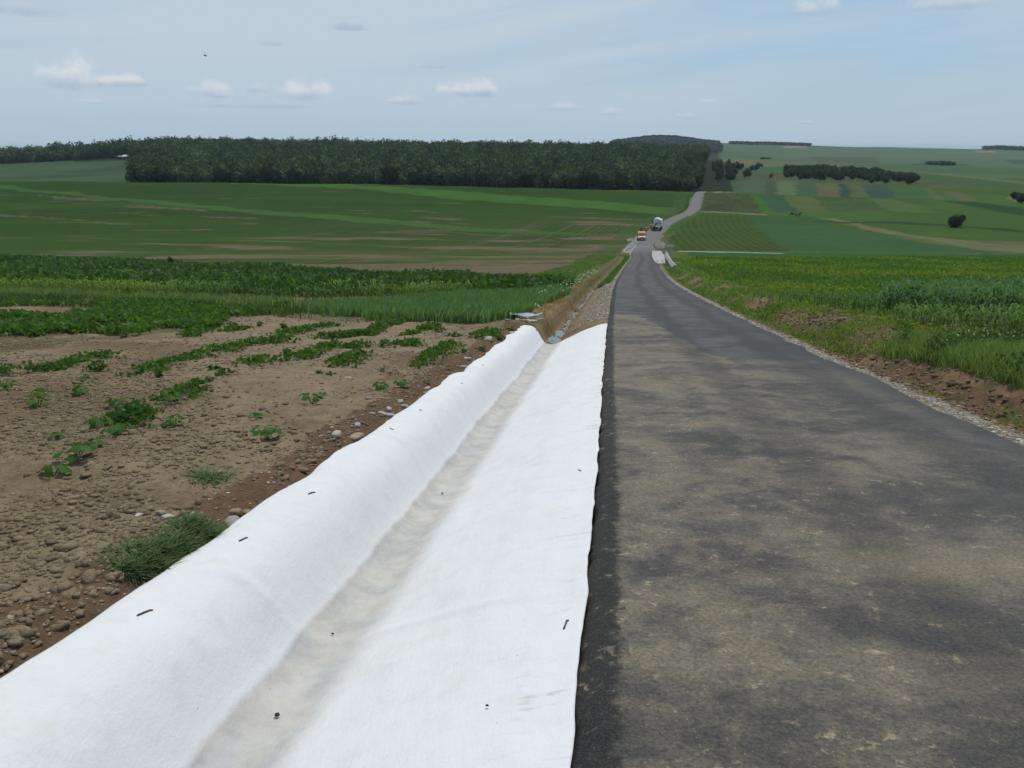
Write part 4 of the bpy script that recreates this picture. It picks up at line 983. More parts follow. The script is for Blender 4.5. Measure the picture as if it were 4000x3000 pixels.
BL = 'low row of leafy bean plants on the bare brown soil'
for r in ROWS:
    P0 = [pz(*q) for q in r]; L_ = sum(np.linalg.norm(np.array(P0[i + 1]) - P0[i]) for i in range(len(P0) - 1))
    leafy('bean_row', BL, P0, .3, .14, int(60 + L_ * 170), (.066, .140, .028), 'bean plants', 'rows of bean plants on the bare soil', .065 + .0012 * P0[0][1], .15)
CL = 'small single clump of bean plants on the bare brown soil'
for u_, v_, k_ in [(30, 1466, 1.3), (111, 1457, 1.1), (171, 1453, .8), (389, 1446, 1.1), (1484, 1355, .9), (1530, 1344, .8), (1720, 1298, .9), (1897, 1357, .8), (1957, 1319, .8), (2000, 1285, .8), (1805, 1372, .7), (1105, 1388, .7),
                   (828, 1442, .6), (879, 1461, .6), (792, 1489, .6), (1263, 1454, .5), (479, 1463, .6), (545, 1455, .5), (620, 1470, .6), (1352, 1365, .7), (1470, 1302, .7), (1780, 1316, .7), (900, 1272, .8), (1015, 1272, .8), (690, 1275, .9), (1100, 1280, .8)]:
    leafy('bean_plant', CL, [pz(u_, v_)], .3, .13 * k_, int(70 * k_), (.064, .135, .030), 'bean plant', 'single clumps of bean plants', .065, .16 * k_)
def vine(u_, v_, k_, label, c=(.060, .140, .030), nl=9):
    """young vine with broad lobed leaves on curved stalks"""
    k_ = k_ * .40; p = pz(u_, v_); e = empty('leafy_plant', tuple(p), label, 'plant'); m = MB(); Vs, Fs, Cs = [], [], []; b_ = 0
    for j in range(nl):
        a = j * 2.4 + random.random() * .7; r = k_ * (.06 + .11 * random.random()); hh = k_ * (.07 + .08 * random.random())
        tip = Vector((math.cos(a) * r, math.sin(a) * r, hh)); m.tube([(0, 0, -.01), tip * .6 + Vector((0, 0, hh * .35)), tip], .0035 * k_ ** .5, 5, False)
        R_ = k_ * (.042 + .022 * random.random()); tilt = Matrix.Rotation(R(20 + 30 * random.random()), 3, Vector((-math.sin(a), math.cos(a), 0)))
        pts = [Vector((0, 0, 0))]
        for q in range(15):
            th = 2 * math.pi * q / 15; rr = R_ * (1 + .16 * math.cos(th * 5) + .05 * random.random()); pts.append(Vector((math.cos(th) * rr, math.sin(th) * rr, -R_ * .22 * abs(math.sin(th)) - R_ * .12)))
        V = [tilt @ q + tip for q in pts]; Vs += [tuple(q) for q in V]; Fs += [(b_, b_ + 1 + q, b_ + 1 + (q + 1) % 15) for q in range(15)]; b_ += 16
        Cs += [np.array(c) * (.8 + .4 * random.random())] * 16
    mk('leaves', Vs, Fs, M_LEAF, parent=e, col=np.array(Cs)); m.build('stalks', simple_stem, e)
VINES = [(1045, 1706, 2.3, 'broad leaved young plant with arching leaves, alone on the soil left of the fabric'), (1219, 1582, 2.2, 'spreading leafy plant on the soil above the broad leaved one'),
         (149, 1586, 2.4, 'leafy plant on the soil near the left edge, just under a taller thin one'), (155, 1546, 1.8, 'thin leafy plant directly above another near the left edge'),
         (313, 1545, 2.0, 'leafy plant on the soil below two tiny ones, left of the centre of the field'), (329, 1503, 1.6, 'small leafy plant above another in the left half of the soil'), (376, 1490, .9, 'tiny single leaf sprout right of a small leafy plant'),
         (377, 1690, 2.3, 'leafy plant with two broad upright leaves left of the dense green clump'), (462, 1716, 2.2, 'leafy plant just below the dense green clump'), (304, 1800, 2.3, 'leafy plant low on the cloddy soil at the left'),
         (370, 1765, 1.5, 'small leafy plant between two larger ones on the cloddy soil'), (206, 1838, 1.8, 'lowest leafy plant on the cloddy soil at the left'), (228, 1742, 1.3, 'small dark plant among the clods left of centre'),
         (674, 1575, 1.9, 'leafy plant just left of a pale short bean row'), (674, 1650, 1.9, 'spindly leafy plant right of the dense green clump'), (456, 1590, 1.8, 'pale leafy plant above the dense green clump'),
         (601, 1556, 1.4, 'pale sprout left of a leafy plant in mid field'), (585, 1680, 1.1, 'tiny sprout right of the dense green clump'), (28, 1530, 2.0, 'leafy plant by the left edge of the photo'),
         (1004, 1640, 1.2, 'tiny two leaved sprout above the broad leaved plant'), (1497, 1450, 1.1, 'tiny upright sprout in the middle of the soil near the fabric'), (1484, 1518, 2.0, 'upright leafy plant left of the stones beside the fabric'),
         (1568, 1508, 2.0, 'bushy little plant among the stones beside the fabric'), (1668, 1488, 1.0, 'tiny sprout nearest to the pale stones by the fabric edge')]
for a in VINES: vine(*a)
leafy('dense_plant', 'dense green clump of leaves on the cloddy soil, the biggest near the viewer', [pz(458, 1664), pz(505, 1650), pz(555, 1622)], .3, .10, 420, (.060, .130, .030), 'plant', None, .062, .22)
# the heap of cut grass
def heap(name, label, pts, n, spread, hgt):
    P0 = np.array([pz(*q) for q in pts]); e_ = P0[0].copy()
    seg = rng.random(n) * (len(P0) - 1); k = np.minimum(seg.astype(int), len(P0) - 2); f = (seg - k)[:, None]; Q = P0[k] * (1 - f) + P0[k + 1] * f
    tuft = rng.normal(size=(40, 2)) * spread * 1.15; o = tuft[rng.integers(0, 40, n)] + rng.normal(size=(n, 2)) * spread * .45; Q[:, :2] += o; Q[:, 0] = np.minimum(Q[:, 0], XC(Q[:, 1]) - W / 2 - WT - .17 - .05 * rng.random(n)); Q[:, 2] = gz_(Q[:, 0], Q[:, 1]) + .006 + hgt * np.exp(-(o ** 2).sum(1) / (2 * spread ** 2)) * rng.random(n)
    Vs = []; 
    a = rng.random(n) * 6.283; L_ = .03 + .06 * rng.random(n); d = np.stack([np.cos(a), np.sin(a), .28 * rng.normal(size=n)], 1) * L_[:, None]; s_ = np.stack([-np.sin(a), np.cos(a), 0 * a], 1) * .0035
    b = d + np.stack([-np.sin(a), np.cos(a), 0 * a], 1) * (L_ * .5 * rng.normal(size=n))[:, None]
    V = np.stack([Q - s_, Q + s_, Q + d + s_, Q + d - s_, Q + d + b * .8], 1).reshape(-1, 3) - e_; kk = np.arange(n)[:, None] * 5
    F = np.concatenate([kk + np.array([[0, 1, 2]]), kk + np.array([[0, 2, 3]]), kk + np.array([[3, 2, 4]])])
    c = np.array([(.085, .150, .050), (.060, .110, .040), (.12, .17, .08), (.20, .20, .10)])[rng.choice(4, n, p=[.34, .30, .22, .14])]
    o_ = mk(name, V, F, M_LEAF, col=np.repeat(c * (.8 + .4 * rng.random((n, 1))), 5, 0)); o_.location = e_
    tag(o_, label, 'grass heap')
heap('cut_grass_heap', 'large heap of limp cut grass on the soil beside the fabric', [(610, 2160), (665, 2140), (700, 2105), (745, 2062), (770, 2050)], 3600, .045, .014)
heap('cut_grass_heap', 'narrow strand of cut grass just below the large heap', [(490, 2226), (550, 2205), (640, 2190)], 1300, .026, .015)
heap('cut_grass_heap', 'small tuft of cut grass right of the large heap', [(825, 2075), (860, 2062)], 500, .034, .012)
heap('cut_grass_heap', 'thin scattering of cut grass far above the large heap', [(800, 1850), (830, 1870), (760, 1860)], 380, .09, .012)
heap('cut_grass_heap', 'few blades of cut grass left of the large heap', [(470, 2165), (500, 2160), (550, 2168)], 320, .03, .012)

# ------------------------------------------------------------------ single stones
STN = [(910, 2016, .105, .45, (.30, .27, .235), 'large flat grey stone at the fabric edge above the cut grass'), (958, 2012, .045, .7, (.28, .26, .24), 'small grey stone touching the large flat grey one'), (916, 1984, .060, .8, (.27, .20, .13), 'rounded brown stone above the large flat grey one'),
       (970, 1975, .065, .5, (.25, .19, .13), 'brown stone right of the rounded brown one'), (629, 2014, .045, .75, (.25, .22, .19), 'rounded grey stone left of a pale pointed one'), (656, 2024, .052, .7, (.42, .38, .30), 'pale pointed stone beside the rounded grey one'),
       (546, 2018, .042, .4, (.50, .42, .34), 'flat cream stone left of the stone pair'), (751, 1994, .036, .7, (.30, .29, .28), 'small smooth grey stone between the pair and the fabric'), (416, 2372, .050, .7, (.30, .27, .22), 'egg shaped stone low at the left near the fabric'),
       (402, 2395, .055, .7, (.27, .20, .13), 'brown stone just below the egg shaped one'), (958, 2045, .030, .7, (.34, .32, .29), 'small pale stone at the fabric edge right of the cut grass'), (1578, 1572, .10, .5, (.26, .25, .24), 'wide grey stone of the pair by the little bushy plant'),
       (1560, 1556, .11, .35, (.30, .27, .21), 'flat tan stone leaning over the wide grey one'), (1441, 1558, .06, .7, (.26, .24, .22), 'dark grey stone left of the pair of flat stones'), (1526, 1609, .075, .6, (.40, .40, .41), 'pale blue grey stone below the pair of flat stones'),
       (1519, 1593, .060, .6, (.36, .36, .38), 'bluish stone right above the pale blue grey one'), (1390, 1692, .11, .6, (.33, .25, .17), 'big tan triangular stone near the fabric'), (1314, 1698, .09, .6, (.42, .37, .29), 'cream rounded stone left of the big tan one'),
       (1396, 1652, .065, .5, (.34, .32, .30), 'flat grey stone above the big tan triangular one'), (1669, 1524, .07, .7, (.36, .28, .18), 'yellowish stone nearest the dark strip by the fabric'), (1669, 1500, .07, .4, (.42, .40, .37), 'flat pale stone above the yellowish one'),
       (1824, 1398, .10, .5, (.42, .41, .39), 'pale stone in the soil near the far third of the fabric'), (1810, 1421, .08, .6, (.40, .37, .33), 'pale stone just below another near the far third of the fabric'), (1908, 1329, .17, .5, (.36, .31, .26), 'wide tan stone near the far end of the fabric'),
       (1497, 1605, .08, .35, (.38, .33, .27), 'thin flat stone left of the blue grey ones'), (1360, 1473, .09, .4, (.32, .26, .20), 'flat stone alone in the middle of the soil'), (1366, 1739, .05, .5, (.62, .60, .56), 'tiny white stone below the big tan triangular one'),
       (2000, 1302, .12, .7, (.42, .36, .30), 'upright pale stone beside the far end of the fabric'), (1918, 1303, .12, .6, (.40, .34, .28), 'pale stone above the wide tan one near the far end'), (470, 2240, .026, .5, (.62, .58, .52), 'white chip at the end of the narrow grass strand'),
       (1455, 1614, .05, .6, (.30, .26, .22), 'plain brown grey stone left of the thin flat one'), (1290, 1870, .0, .6, (.3, .3, .3), '')]
for u_, v_, r_, fl, c, lb in STN:
    if r_ == 0: continue
    p = pz(u_, v_); V0, F0 = ICO3; n_ = fbm(V0[:, 0] * 1.3 + u_, V0[:, 1] * 1.3 + V0[:, 2], 3); V = V0 * (.72 + .56 * n_)[:, None]
    V = np.clip(V, -.80, .80) * np.array([r_, r_ * .62, r_ * fl * .75]) ; o = mk('stone', V, F0, M_STONE, col=vary(c, len(V), .04), sm=True)
    o.location = (p[0], p[1], p[2] + r_ * fl * .22); o.rotation_euler = (random.uniform(-.15, .15), random.uniform(-.15, .15), random.random() * 3); tag(o, lb, 'stone')
# rusty pins holding the fabric
M_RUST = simple('rusty_steel', (.13, .075, .05), .75, .3, .25, 30)
def on_fabric(u, v):
    m = (v - 1500) / FPX; d = np.array([(u - 2000) / FPX, CT - ST * m, -ST - CT * m]); D2 = d / np.linalg.norm(d)
    Q = np.stack([FX.ravel(), FYY.ravel(), FZ.ravel()], 1); pr_ = Q @ D2; dist = np.linalg.norm(Q - pr_[:, None] * D2, axis=1); dist[Q[:, 1] < 1] = 9
    return Q[np.argmin(dist)]
PINS = [(532, 2405, .15, .6, 'long bent rusty pin through the fabric edge, closest of those on the left lip'), (932, 2113, .12, .7, 'curved rusty pin in the left lip of the fabric beside the cut grass'), (1208, 1934, .13, .8, 'straight rusty pin in the left lip above the curved one'),
        (1535, 1678, .12, 2.3, 'grey pin in the left lip of the fabric by the tan stone'), (2200, 2458, .17, 1.35, 'hooked rusty pin near the asphalt edge of the fabric'), (2270, 1842, .08, 2.0, 'short pin in the right side of the fabric farther up the road'),
        (1640, 1602, .08, .2, 'small faint pin in the left lip below the pale stones'), (1800, 1498, .10, .9, 'small pin in the left lip at the first wrinkle'), (1882, 1428, .10, .9, 'small pin in the left lip past the first wrinkle')]
for u_, v_, L_, a, lb in PINS:
    L_ *= .62; a = 1.2 if a < 1 else a
    p = on_fabric(u_, v_); d = Vector((math.cos(a), math.sin(a), 0)) * L_; m = MB()
    sl = -.133 * d.y
    zz_ = [fabric_z(p[0] + d.x * f_, p[1] + d.y * f_) - p[2] for f_ in (0, .5, 1.0)]; m.tube([(0, 0, .0), (d.x * .5, d.y * .5, zz_[1] + .001), (d.x * .92, d.y * .92, zz_[2] + .001), (d.x * 1.0 + .008, d.y, zz_[2] - .004)], .0048, 8)
    o = m.build('steel_pin', M_RUST, sm=True); o.location = (p[0], p[1], p[2] + .004); tag(o, lb, 'pin')
# dark crumbs on the fabric
for u_, v_, r_, lb in [(1082, 2800, .013, 'black crumb of asphalt in the bottom of the lined ditch, nearest the viewer'), (1727, 1932, .011, 'dark crumb in the bottom of the lined ditch halfway along'), (1300, 2482, .008, 'dark crumb in the silt above the nearest one'), (1905, 2768, .006, 'small dark speck on the right slope of the fabric'), (1560, 1290 * 2, .0, '')]:
    if r_ == 0: continue
    p = on_fabric(u_, v_); V0, F0 = ICO1; o = mk('crumb', V0 * (1 + .35 * rng.random((len(V0), 1))) * r_ * np.array([1.2, 1, .6]), F0, M_STONE, col=col_vec((.05, .045, .04), len(V0))); o.location = (p[0], p[1], p[2] + .012 + r_ * .3); tag(o, lb, 'crumb')

# ------------------------------------------------------------------ roadside things near the end of the fabric
def base(o, u, v, rz=0, dz=0):
    p = pz(u, v); o.location = (p[0], p[1], p[2] + dz); o.rotation_euler[2] = rz; return o
M_WHITEBAG = simple('white_plastic', (.72, .71, .70), .6, var=.06)
m_ = MB(); V0, F0 = ICO3
n_ = fbm(V0[:, 0] * 2.2 + 3, V0[:, 1] * 2.2 + V0[:, 2] * 1.7, 4); V = V0 * (.45 + 1.0 * n_)[:, None] * np.array([.17, .10, .12]) + np.array([0, 0, .05])
o = mk('plastic_bag', V, F0, M_WHITEBAG); base(o, 2088, 1204, .5); tag(o, 'crumpled white plastic bag lying in the grass left of the ditch', 'bag')
M_SHEET = simple('grey_sheet', (.30, .33, .37), .45, .2, .2, 5)
for (u, v, lx, ly, rz, tx, ty, dz, lb) in [(2040, 1246, .85, .30, .15, .10, .08, .10, 'wide grey board on top of the scrap heap at the end of the fabric'), (2030, 1254, .95, .14, .45, -.06, .10, .04, 'narrow grey board sticking out left from the scrap heap'),
        (2088, 1243, .60, .11, .55, .05, -.16, .08, 'light grey board pointing up right from the scrap heap'), (2098, 1252, .45, .08, -.1, .02, -.05, .03, 'short pale board on the right side of the scrap heap'), (2056, 1256, .65, .26, -.12, -.04, .05, .03, 'dark lower board at the front of the scrap heap')]:
    m = MB(); q = []
    for i in range(7):
        for j in range(3):
            x = (i / 6 - .5) * lx; yv = (j / 2 - .5) * ly * (1 - .25 * abs(i / 6 - .5)); q.append((x, yv, .03 * math.sin(i * 1.3 + j) * ly / .2 * .5))
    n = len(q); F = []
    for i in range(6):
        for j in range(2): F.append((i * 3 + j, i * 3 + j + 1, i * 3 + j + 4, i * 3 + j + 3))
    m.add(q, F); o = m.build('scrap_board', M_SHEET); so = o.modifiers.new('t', 'SOLIDIFY'); so.thickness = .012
    base(o, u, v, rz, dz); o.rotation_euler[0] = tx; o.rotation_euler[1] = ty; tag(o, lb, 'board')
# puddle of grey water and slabs at the foot of the fabric
M_WATER, t_ = new_mat('muddy_water'); t_.p.inputs['Base Color'].default_value = (.10, .105, .105, 1); t_.p.inputs['Roughness'].default_value = .12
def pool(name, u, v, rx, ry, label):
    p = pz(u, v); m = MB(); n = 22; m.add([(math.cos(k * 6.283 / n) * rx * (1 + .2 * math.sin(k * 2.3)), math.sin(k * 6.283 / n) * ry * (1 + .15 * math.cos(k * 3.1)), 0) for k in range(n)], [tuple(range(n))])
    o = m.build(name, M_WATER); o.location = (p[0], p[1], p[2] + .045); o.rotation_euler = (-.04, 0, 0); o['kind'] = 'structure'
pool('water', 2165, 1338, .20, .62, ''); pool('water', 2188, 1312, .16, .8, '')
# ------------------------------------------------------------------ concrete at the junction
M_CONC = simple('concrete', (.22, .22, .215), .9, var=.10, scale=2, bump=.01)
M_CONCL = simple('pale_concrete', (.36, .36, .335), .9, var=.08, scale=1.2, bump=.01)
M_GRAV = vcol_mat('grey_grit', .95, .8, 12)
def road_pt(y, tl, dz=0):
    x = float(XC(np.array([y]))[0]) - W / 2 + tl; return Vector((x, y, float(H(np.array([x]), np.array([y]))[0]) + dz))
def slab(name, px, mat, thick, lift, label, cat):
    P0 = [Vector(PX(u, v)) for u, v in px]; c = sum(P0, Vector()) / len(P0); n = len(P0); top = [p - c + Vector((0, 0, lift)) for p in P0]; bot = [p - Vector((0, 0, thick)) for p in top]
    m = MB().add(top + bot, [tuple(reversed(range(n))), tuple(range(n, 2 * n))] + [(i, (i + 1) % n, n + (i + 1) % n, n + i) for i in range(n)])
    o = m.build(name, mat); o.location = c; return tag(o, label, cat)
slab('concrete_apron', [(2547, 983), (2580, 982), (2592, 996), (2597, 1010), (2598, 1032), (2570, 1033), (2555, 1022), (2546, 1003)], M_CONCL, .5, .13, 'pale concrete apron on the right edge of the asphalt at the junction', 'apron')
slab('concrete_chute', [(2594, 1000), (2600, 990), (2616, 1010), (2634, 1044), (2624, 1051), (2612, 1034)], M_CONC, .4, .20, 'grey concrete drainage chute curving down beside the pale apron', 'drain')
def beam(name, px, w_, h_, mat, label, cat, lift=0):
    P0 = [Vector(PX(u, v)) for u, v in px]; c = P0[0].copy(); m = MB()
    for a, b in zip(P0[:-1], P0[1:]):
        d = b - a; m.box((a + b) / 2 - c + Vector((0, 0, h_ / 2 + lift)), (d.length * 1.01, w_, h_), d.to_track_quat('X', 'Z').to_matrix())
    o = m.build(name, mat, bevel=.02); o.location = c; return tag(o, label, cat)
beam('concrete_kerb', [(2580, 984), (2602, 986), (2612, 1004), (2625, 1026), (2640, 1041)], .22, .18, M_CONCL, 'pale curved concrete kerb along the outer side of the drainage chute', 'kerb')
q = PX(2616, 972); e = empty('culvert_headwall', tuple(q), 'grey culvert headwall with two pale parallel beams right of the road', 'culvert'); e.rotation_euler = (0, 0, -.03)
MB().box((0, 0, .15), (1.75, .9, .5)).build('slab', M_CONC, e, .02); MB().box((0, -.55, .28), (1.85, .18, .62)).build('beam', M_CONCL, e, .02); MB().box((0, .55, .38), (1.85, .18, .66)).build('beam', M_CONCL, e, .02)
# grit heap
q = PX(2576, 966); V0, F0 = ICO3; n_ = fbm(V0[:, 0] * 3 + 2, V0[:, 1] * 3, 4); V = V0 * np.array([1.5, 7.0, 1.0]) * (.75 + .5 * n_)[:, None]
o = mk('grit_heap', V, F0, M_GRAV, col=vary((.155, .150, .140), len(V), .25)); o.location = (q[0] + .6, q[1] + 3, q[2] - .25); o.rotation_euler = (0, 0, -.15); tag(o, 'low heap of dark grey grit on the right side of the road', 'gravel heap')
# kerb stones laid out in rows on the left
GK = 'precast concrete kerb stones laid out left of the road'
def kerb(label):
    e = MB(); e.prism([(-.55, 0), (.55, 0), (.55, .20), (-.55, .20)], -.065, .065)
    o = e.build('kerb_stone', M_CONCL, bevel=.015); return tag(o, label, 'kerb stone', GK)
def ang(u0, v0, u1, v1):
    a, b = PX(u0, v0), PX(u1, v1); d = b - a; return math.atan2(-d[0], d[1]), math.hypot(d[0], d[1]), a, b
kp = kerb('kerb stone in the long near row of upright concrete stones left of the road'); used = False
for (a0, a1, b0, b1, n, lb) in [((2441, 991), (2478, 961), (2431, 980), (2467, 952), 13, 'kerb stone in the long near row of upright concrete stones left of the road'),
                              ((2447, 939), (2466, 934), (2459, 947), (2474, 938), 6, 'kerb stone in the short far row by the grass left of the road'),
                              ((2478, 961), (2463, 947), (2502, 946), (2482, 939), 6, 'kerb stone in the middle fan of concrete stones beside the orange truck')]:
    for k in range(n):
        f = k / (n - 1); A = (a0[0] * (1 - f) + a1[0] * f, a0[1] * (1 - f) + a1[1] * f); B = (b0[0] * (1 - f) + b1[0] * f, b0[1] * (1 - f) + b1[1] * f)
        rz, L_, p, q = ang(*A, *B); c_ = (p + q) / 2
        if not used: o = kp; used = True
        else: o = kp.copy(); COL.objects.link(o)
        o['label'] = lb; o.location = (c_[0], c_[1], c_[2] + .02); o.rotation_euler = (0, 0, rz + .05 * random.uniform(-1, 1)); o.scale = (1.0, min(L_, 4.5) / 1.1, 1.2)
# ------------------------------------------------------------------ vehicles
M_ORANGE = simple('orange_paint', (.62, .16, .045), .35, var=.05, spec=.5); M_WHITE = simple('white_paint', (.80, .81, .80), .4, var=.06, scale=2, spec=.5)
M_BLACK = simple('black_rubber', (.02, .02, .02), .85); M_DARK = simple('dark_steel', (.035, .035, .038), .5, .3); M_GREY = simple('grey_plastic', (.16, .17, .15), .6)
M_GLASS, t_ = new_mat('window_glass'); t_.p.inputs['Base Color'].default_value = (.10, .12, .12, 1); t_.p.inputs['Roughness'].default_value = .08
M_RED = simple('red_lamp', (.45, .02, .02), .3); M_LAMP = simple('lamp_glass', (.75, .76, .72), .15); M_PLATE = simple('number_plate', (.75, .75, .72), .4)
def wheel(e, x, y, r, w_, rim):
    o = MB(); pts = [(-w_ / 2, 0, 0), (-w_ / 2 + .02, 0, 0), (w_ / 2 - .02, 0, 0), (w_ / 2, 0, 0)]
    o.tube(pts, [r * .93, r, r, r * .93], 24); t = o.build('wheel', M_BLACK, e); t.location = (x, y, r)
    h = MB(); h.tube([(-w_ / 2 - .006, 0, 0), (w_ / 2 + .006, 0, 0)], r * .55, 16); h.build('rim', rim, t)
# orange flatbed truck facing the viewer (front towards -Y)
p = PX(2505, 938); tr = empty('dropside_truck', tuple(p), 'orange crew cab flatbed truck parked facing us on the left of the road', 'truck', None, R(-6))
m = MB(); prof = [(-2.45, .42), (-2.50, .62), (-2.46, .98), (-1.75, 1.22), (-1.05, 1.98), (-.85, 2.06), (1.05, 2.06), (1.10, .42)]
m.prism(prof, -.92, .92); m.build('cab', M_ORANGE, tr, .06)
m = MB(); m.add([(-.80, -1.73, 1.27), (.80, -1.73, 1.27), (.72, -1.10, 1.92), (-.72, -1.10, 1.92)], [(0, 1, 2, 3)]); o = m.build('windscreen', M_GLASS, tr); o.modifiers.new('t', 'SOLIDIFY').thickness = .03
for sx in (-1, 1):
    m = MB(); m.prism([(-1.45, 1.25), (-.95, 1.82), (-.15, 1.85), (-.15, 1.25)], sx * .925 - .012, sx * .925 + .012); m.build('side_window', M_GLASS, tr)
    MB().box((sx * .66, -2.50, .84), (.36, .08, .20)).build('headlight', M_LAMP, tr, .03)
    m = MB(); m.box((sx * 1.10, -1.35, 1.45), (.20, .08, .34)); m.box((sx * .98, -1.34, 1.32), (.14, .04, .04)); m.build('mirror', M_BLACK, tr, .02)
    for yy in (-1.65, 1.75): wheel(tr, sx * .84, yy, .34, .22, M_GREY)
MB().box((0, -2.52, .50), (1.86, .18, .30)).build('bumper', M_GREY, tr, .04); MB().box((0, -2.50, .80), (.86, .06, .20)).build('grille', M_DARK, tr, .02)
MB().box((0, -2.625, .50), (.50, .02, .12)).build('number_plate', M_PLATE, tr)
for k in range(5): pass
m = MB(); [m.box((-.60 + .30 * k, -2.26, 1.07), (.14, .03, .05), Matrix.Rotation(.35, 3, 'X')) for k in range(5)]; m.build('bonnet_lettering', M_WHITE, tr)
m = MB(); m.box((0, 1.85, .62), (.9, 2.6, .14)); m.build('chassis', M_DARK, tr)
m = MB(); m.box((0, 2.35, .90), (2.0, 2.4, .06)); m.box((-.98, 2.35, 1.08), (.04, 2.4, .38)); m.box((.98, 2.35, 1.08), (.04, 2.4, .38)); m.box((0, 3.53, 1.08), (2.0, .04, .38)); m.box((0, 1.17, 1.25), (2.0, .05, .7)); m.build('loading_bed', M_ORANGE, tr)
# concrete mixer seen from behind (front towards +Y)
p = PX(2563, 904); mx = empty('concrete_mixer_truck', tuple(p), 'white concrete mixer truck seen from behind on the road', 'truck', None, R(-14))
for sx in (-1, 1):
    for yy in (.9, 2.25, 5.3, 6.9): wheel(mx, sx * 1.02, yy, .50, .34, M_GREY)
m = MB(); m.box((-.42, 3.9, .98), (.14, 7.4, .26)); m.box((.42, 3.9, .98), (.14, 7.4, .26)); m.box((0, .35, .98), (1.0, .2, .26)); m.build('chassis', M_DARK, mx)
m = MB(); m.box((0, 7.2, 1.85), (2.35, 1.9, 2.1)); m.build('cab', M_WHITE, mx, .12)
m = MB(); m.box((0, 8.16, 2.2), (2.0, .03, .8)); m.build('windscreen', M_GLASS, mx)
# drum: axis rising to the rear
dr = MB(); ax = Vector((0, -.20, .98)) ; st = [(0, .75), (.35, 1.0), (1.2, 1.17), (2.2, 1.18), (3.2, .98), (4.2, .66), (4.7, .58)]
A = Vector((0, 5.6, 1.95)); B = Vector((0, .85, 3.05)); D_ = (B - A).normalized(); pts = [A + D_ * s_ for s_, _ in st]; dr.tube(pts, [r for _, r in st], 28); dr.build('drum', M_WHITE, mx, sm=False)
m = MB()
for s0_ in (0, math.pi):
    pp = []
    for k in range(26):
        s_ = .5 + 4.0 * k / 25; r = float(np.interp(s_, [a for a, _ in st], [b for _, b in st])) + .012; th = s0_ + 3.4 * k / 25; q = D_.to_track_quat('Z', 'Y'); pp.append(A + D_ * s_ + q @ Vector((math.cos(th) * r, math.sin(th) * r, 0)))
    m.tube(pp, .05, 5)
m.build('drum_stripe', M_GREY, mx)
m = MB(); m.tube([B + D_ * -.12, B + D_ * .02], [.50, .50], 24); m.build('drum_mouth', M_DARK, mx)
m = MB(); m.add([(-.62, -.05, 3.55), (.62, -.05, 3.55), (.22, .15, 2.35), (-.22, .15, 2.35), (-.52, .75, 3.62), (.52, .75, 3.62)], [(0, 3, 2, 1), (0, 4, 3), (1, 2, 5)]); o = m.build('hopper', M_WHITE, mx); o.modifiers.new('t', 'SOLIDIFY').thickness = .05
m = MB(); m.tube([(.0, .05, 2.35), (-.35, -.25, 1.75), (-.85, -.55, 1.25)], [.24, .22, .20], 10); m.build('chute', M_GREY, mx)
m = MB(); [m.tube([(sx * .95, .35, 1.05), (sx * .50, .55, 2.3), (sx * .78, .5, 3.2)], .07, 6) for sx in (-1, 1)]; m.tube([(-.78, .5, 3.2), (.78, .5, 3.2)], .06, 6); m.build('support_frame', M_WHITE, mx)
m = MB(); m.box((0.1, .18, 1.50), (1.9, .10, .62)); m.build('rear_panel', M_WHITE, mx, .03)
MB().box((0, .05, .80), (2.3, .10, .16)).build('rear_bumper', M_DARK, mx, .02)
for sx in (-1, 1):
    MB().box((sx * .95, .02, .98), (.28, .06, .14)).build('tail_light', M_RED, mx, .01)
    m = MB(); m.box((sx * 1.02, 1.0, 1.12), (.42, 1.2, .05)); m.box((sx * 1.02, .42, .95), (.42, .04, .34)); m.build('mudguard', M_DARK, mx)
    m = MB(); m.box((sx * 1.45, 7.9, 2.3), (.10, .26, .62)); m.box((sx * 1.3, 7.9, 2.5), (.3, .04, .04)); m.build('mirror', M_BLACK, mx, .02)
m = MB(); m.tube([(-1.15, 4.0, 2.35), (-1.15, 5.0, 2.35)], .42, 16); m.build('water_tank', M_DARK, mx)
MB().box((.45, .115, 1.62), (.5, .02, .12)).build('number_plate', M_PLATE, mx)
m = MB(); [m.tube([(.75 + dx, .1, 1.3), (.75 + dx, .3, 3.0)], .025, 5) for dx in (0, .32)]; [m.tube([(.75, .1 + k * .033, 1.3 + k * .28), (1.07, .1 + k * .033, 1.3 + k * .28)], .02, 5) for k in range(6)]; m.build('ladder', M_GREY, mx)

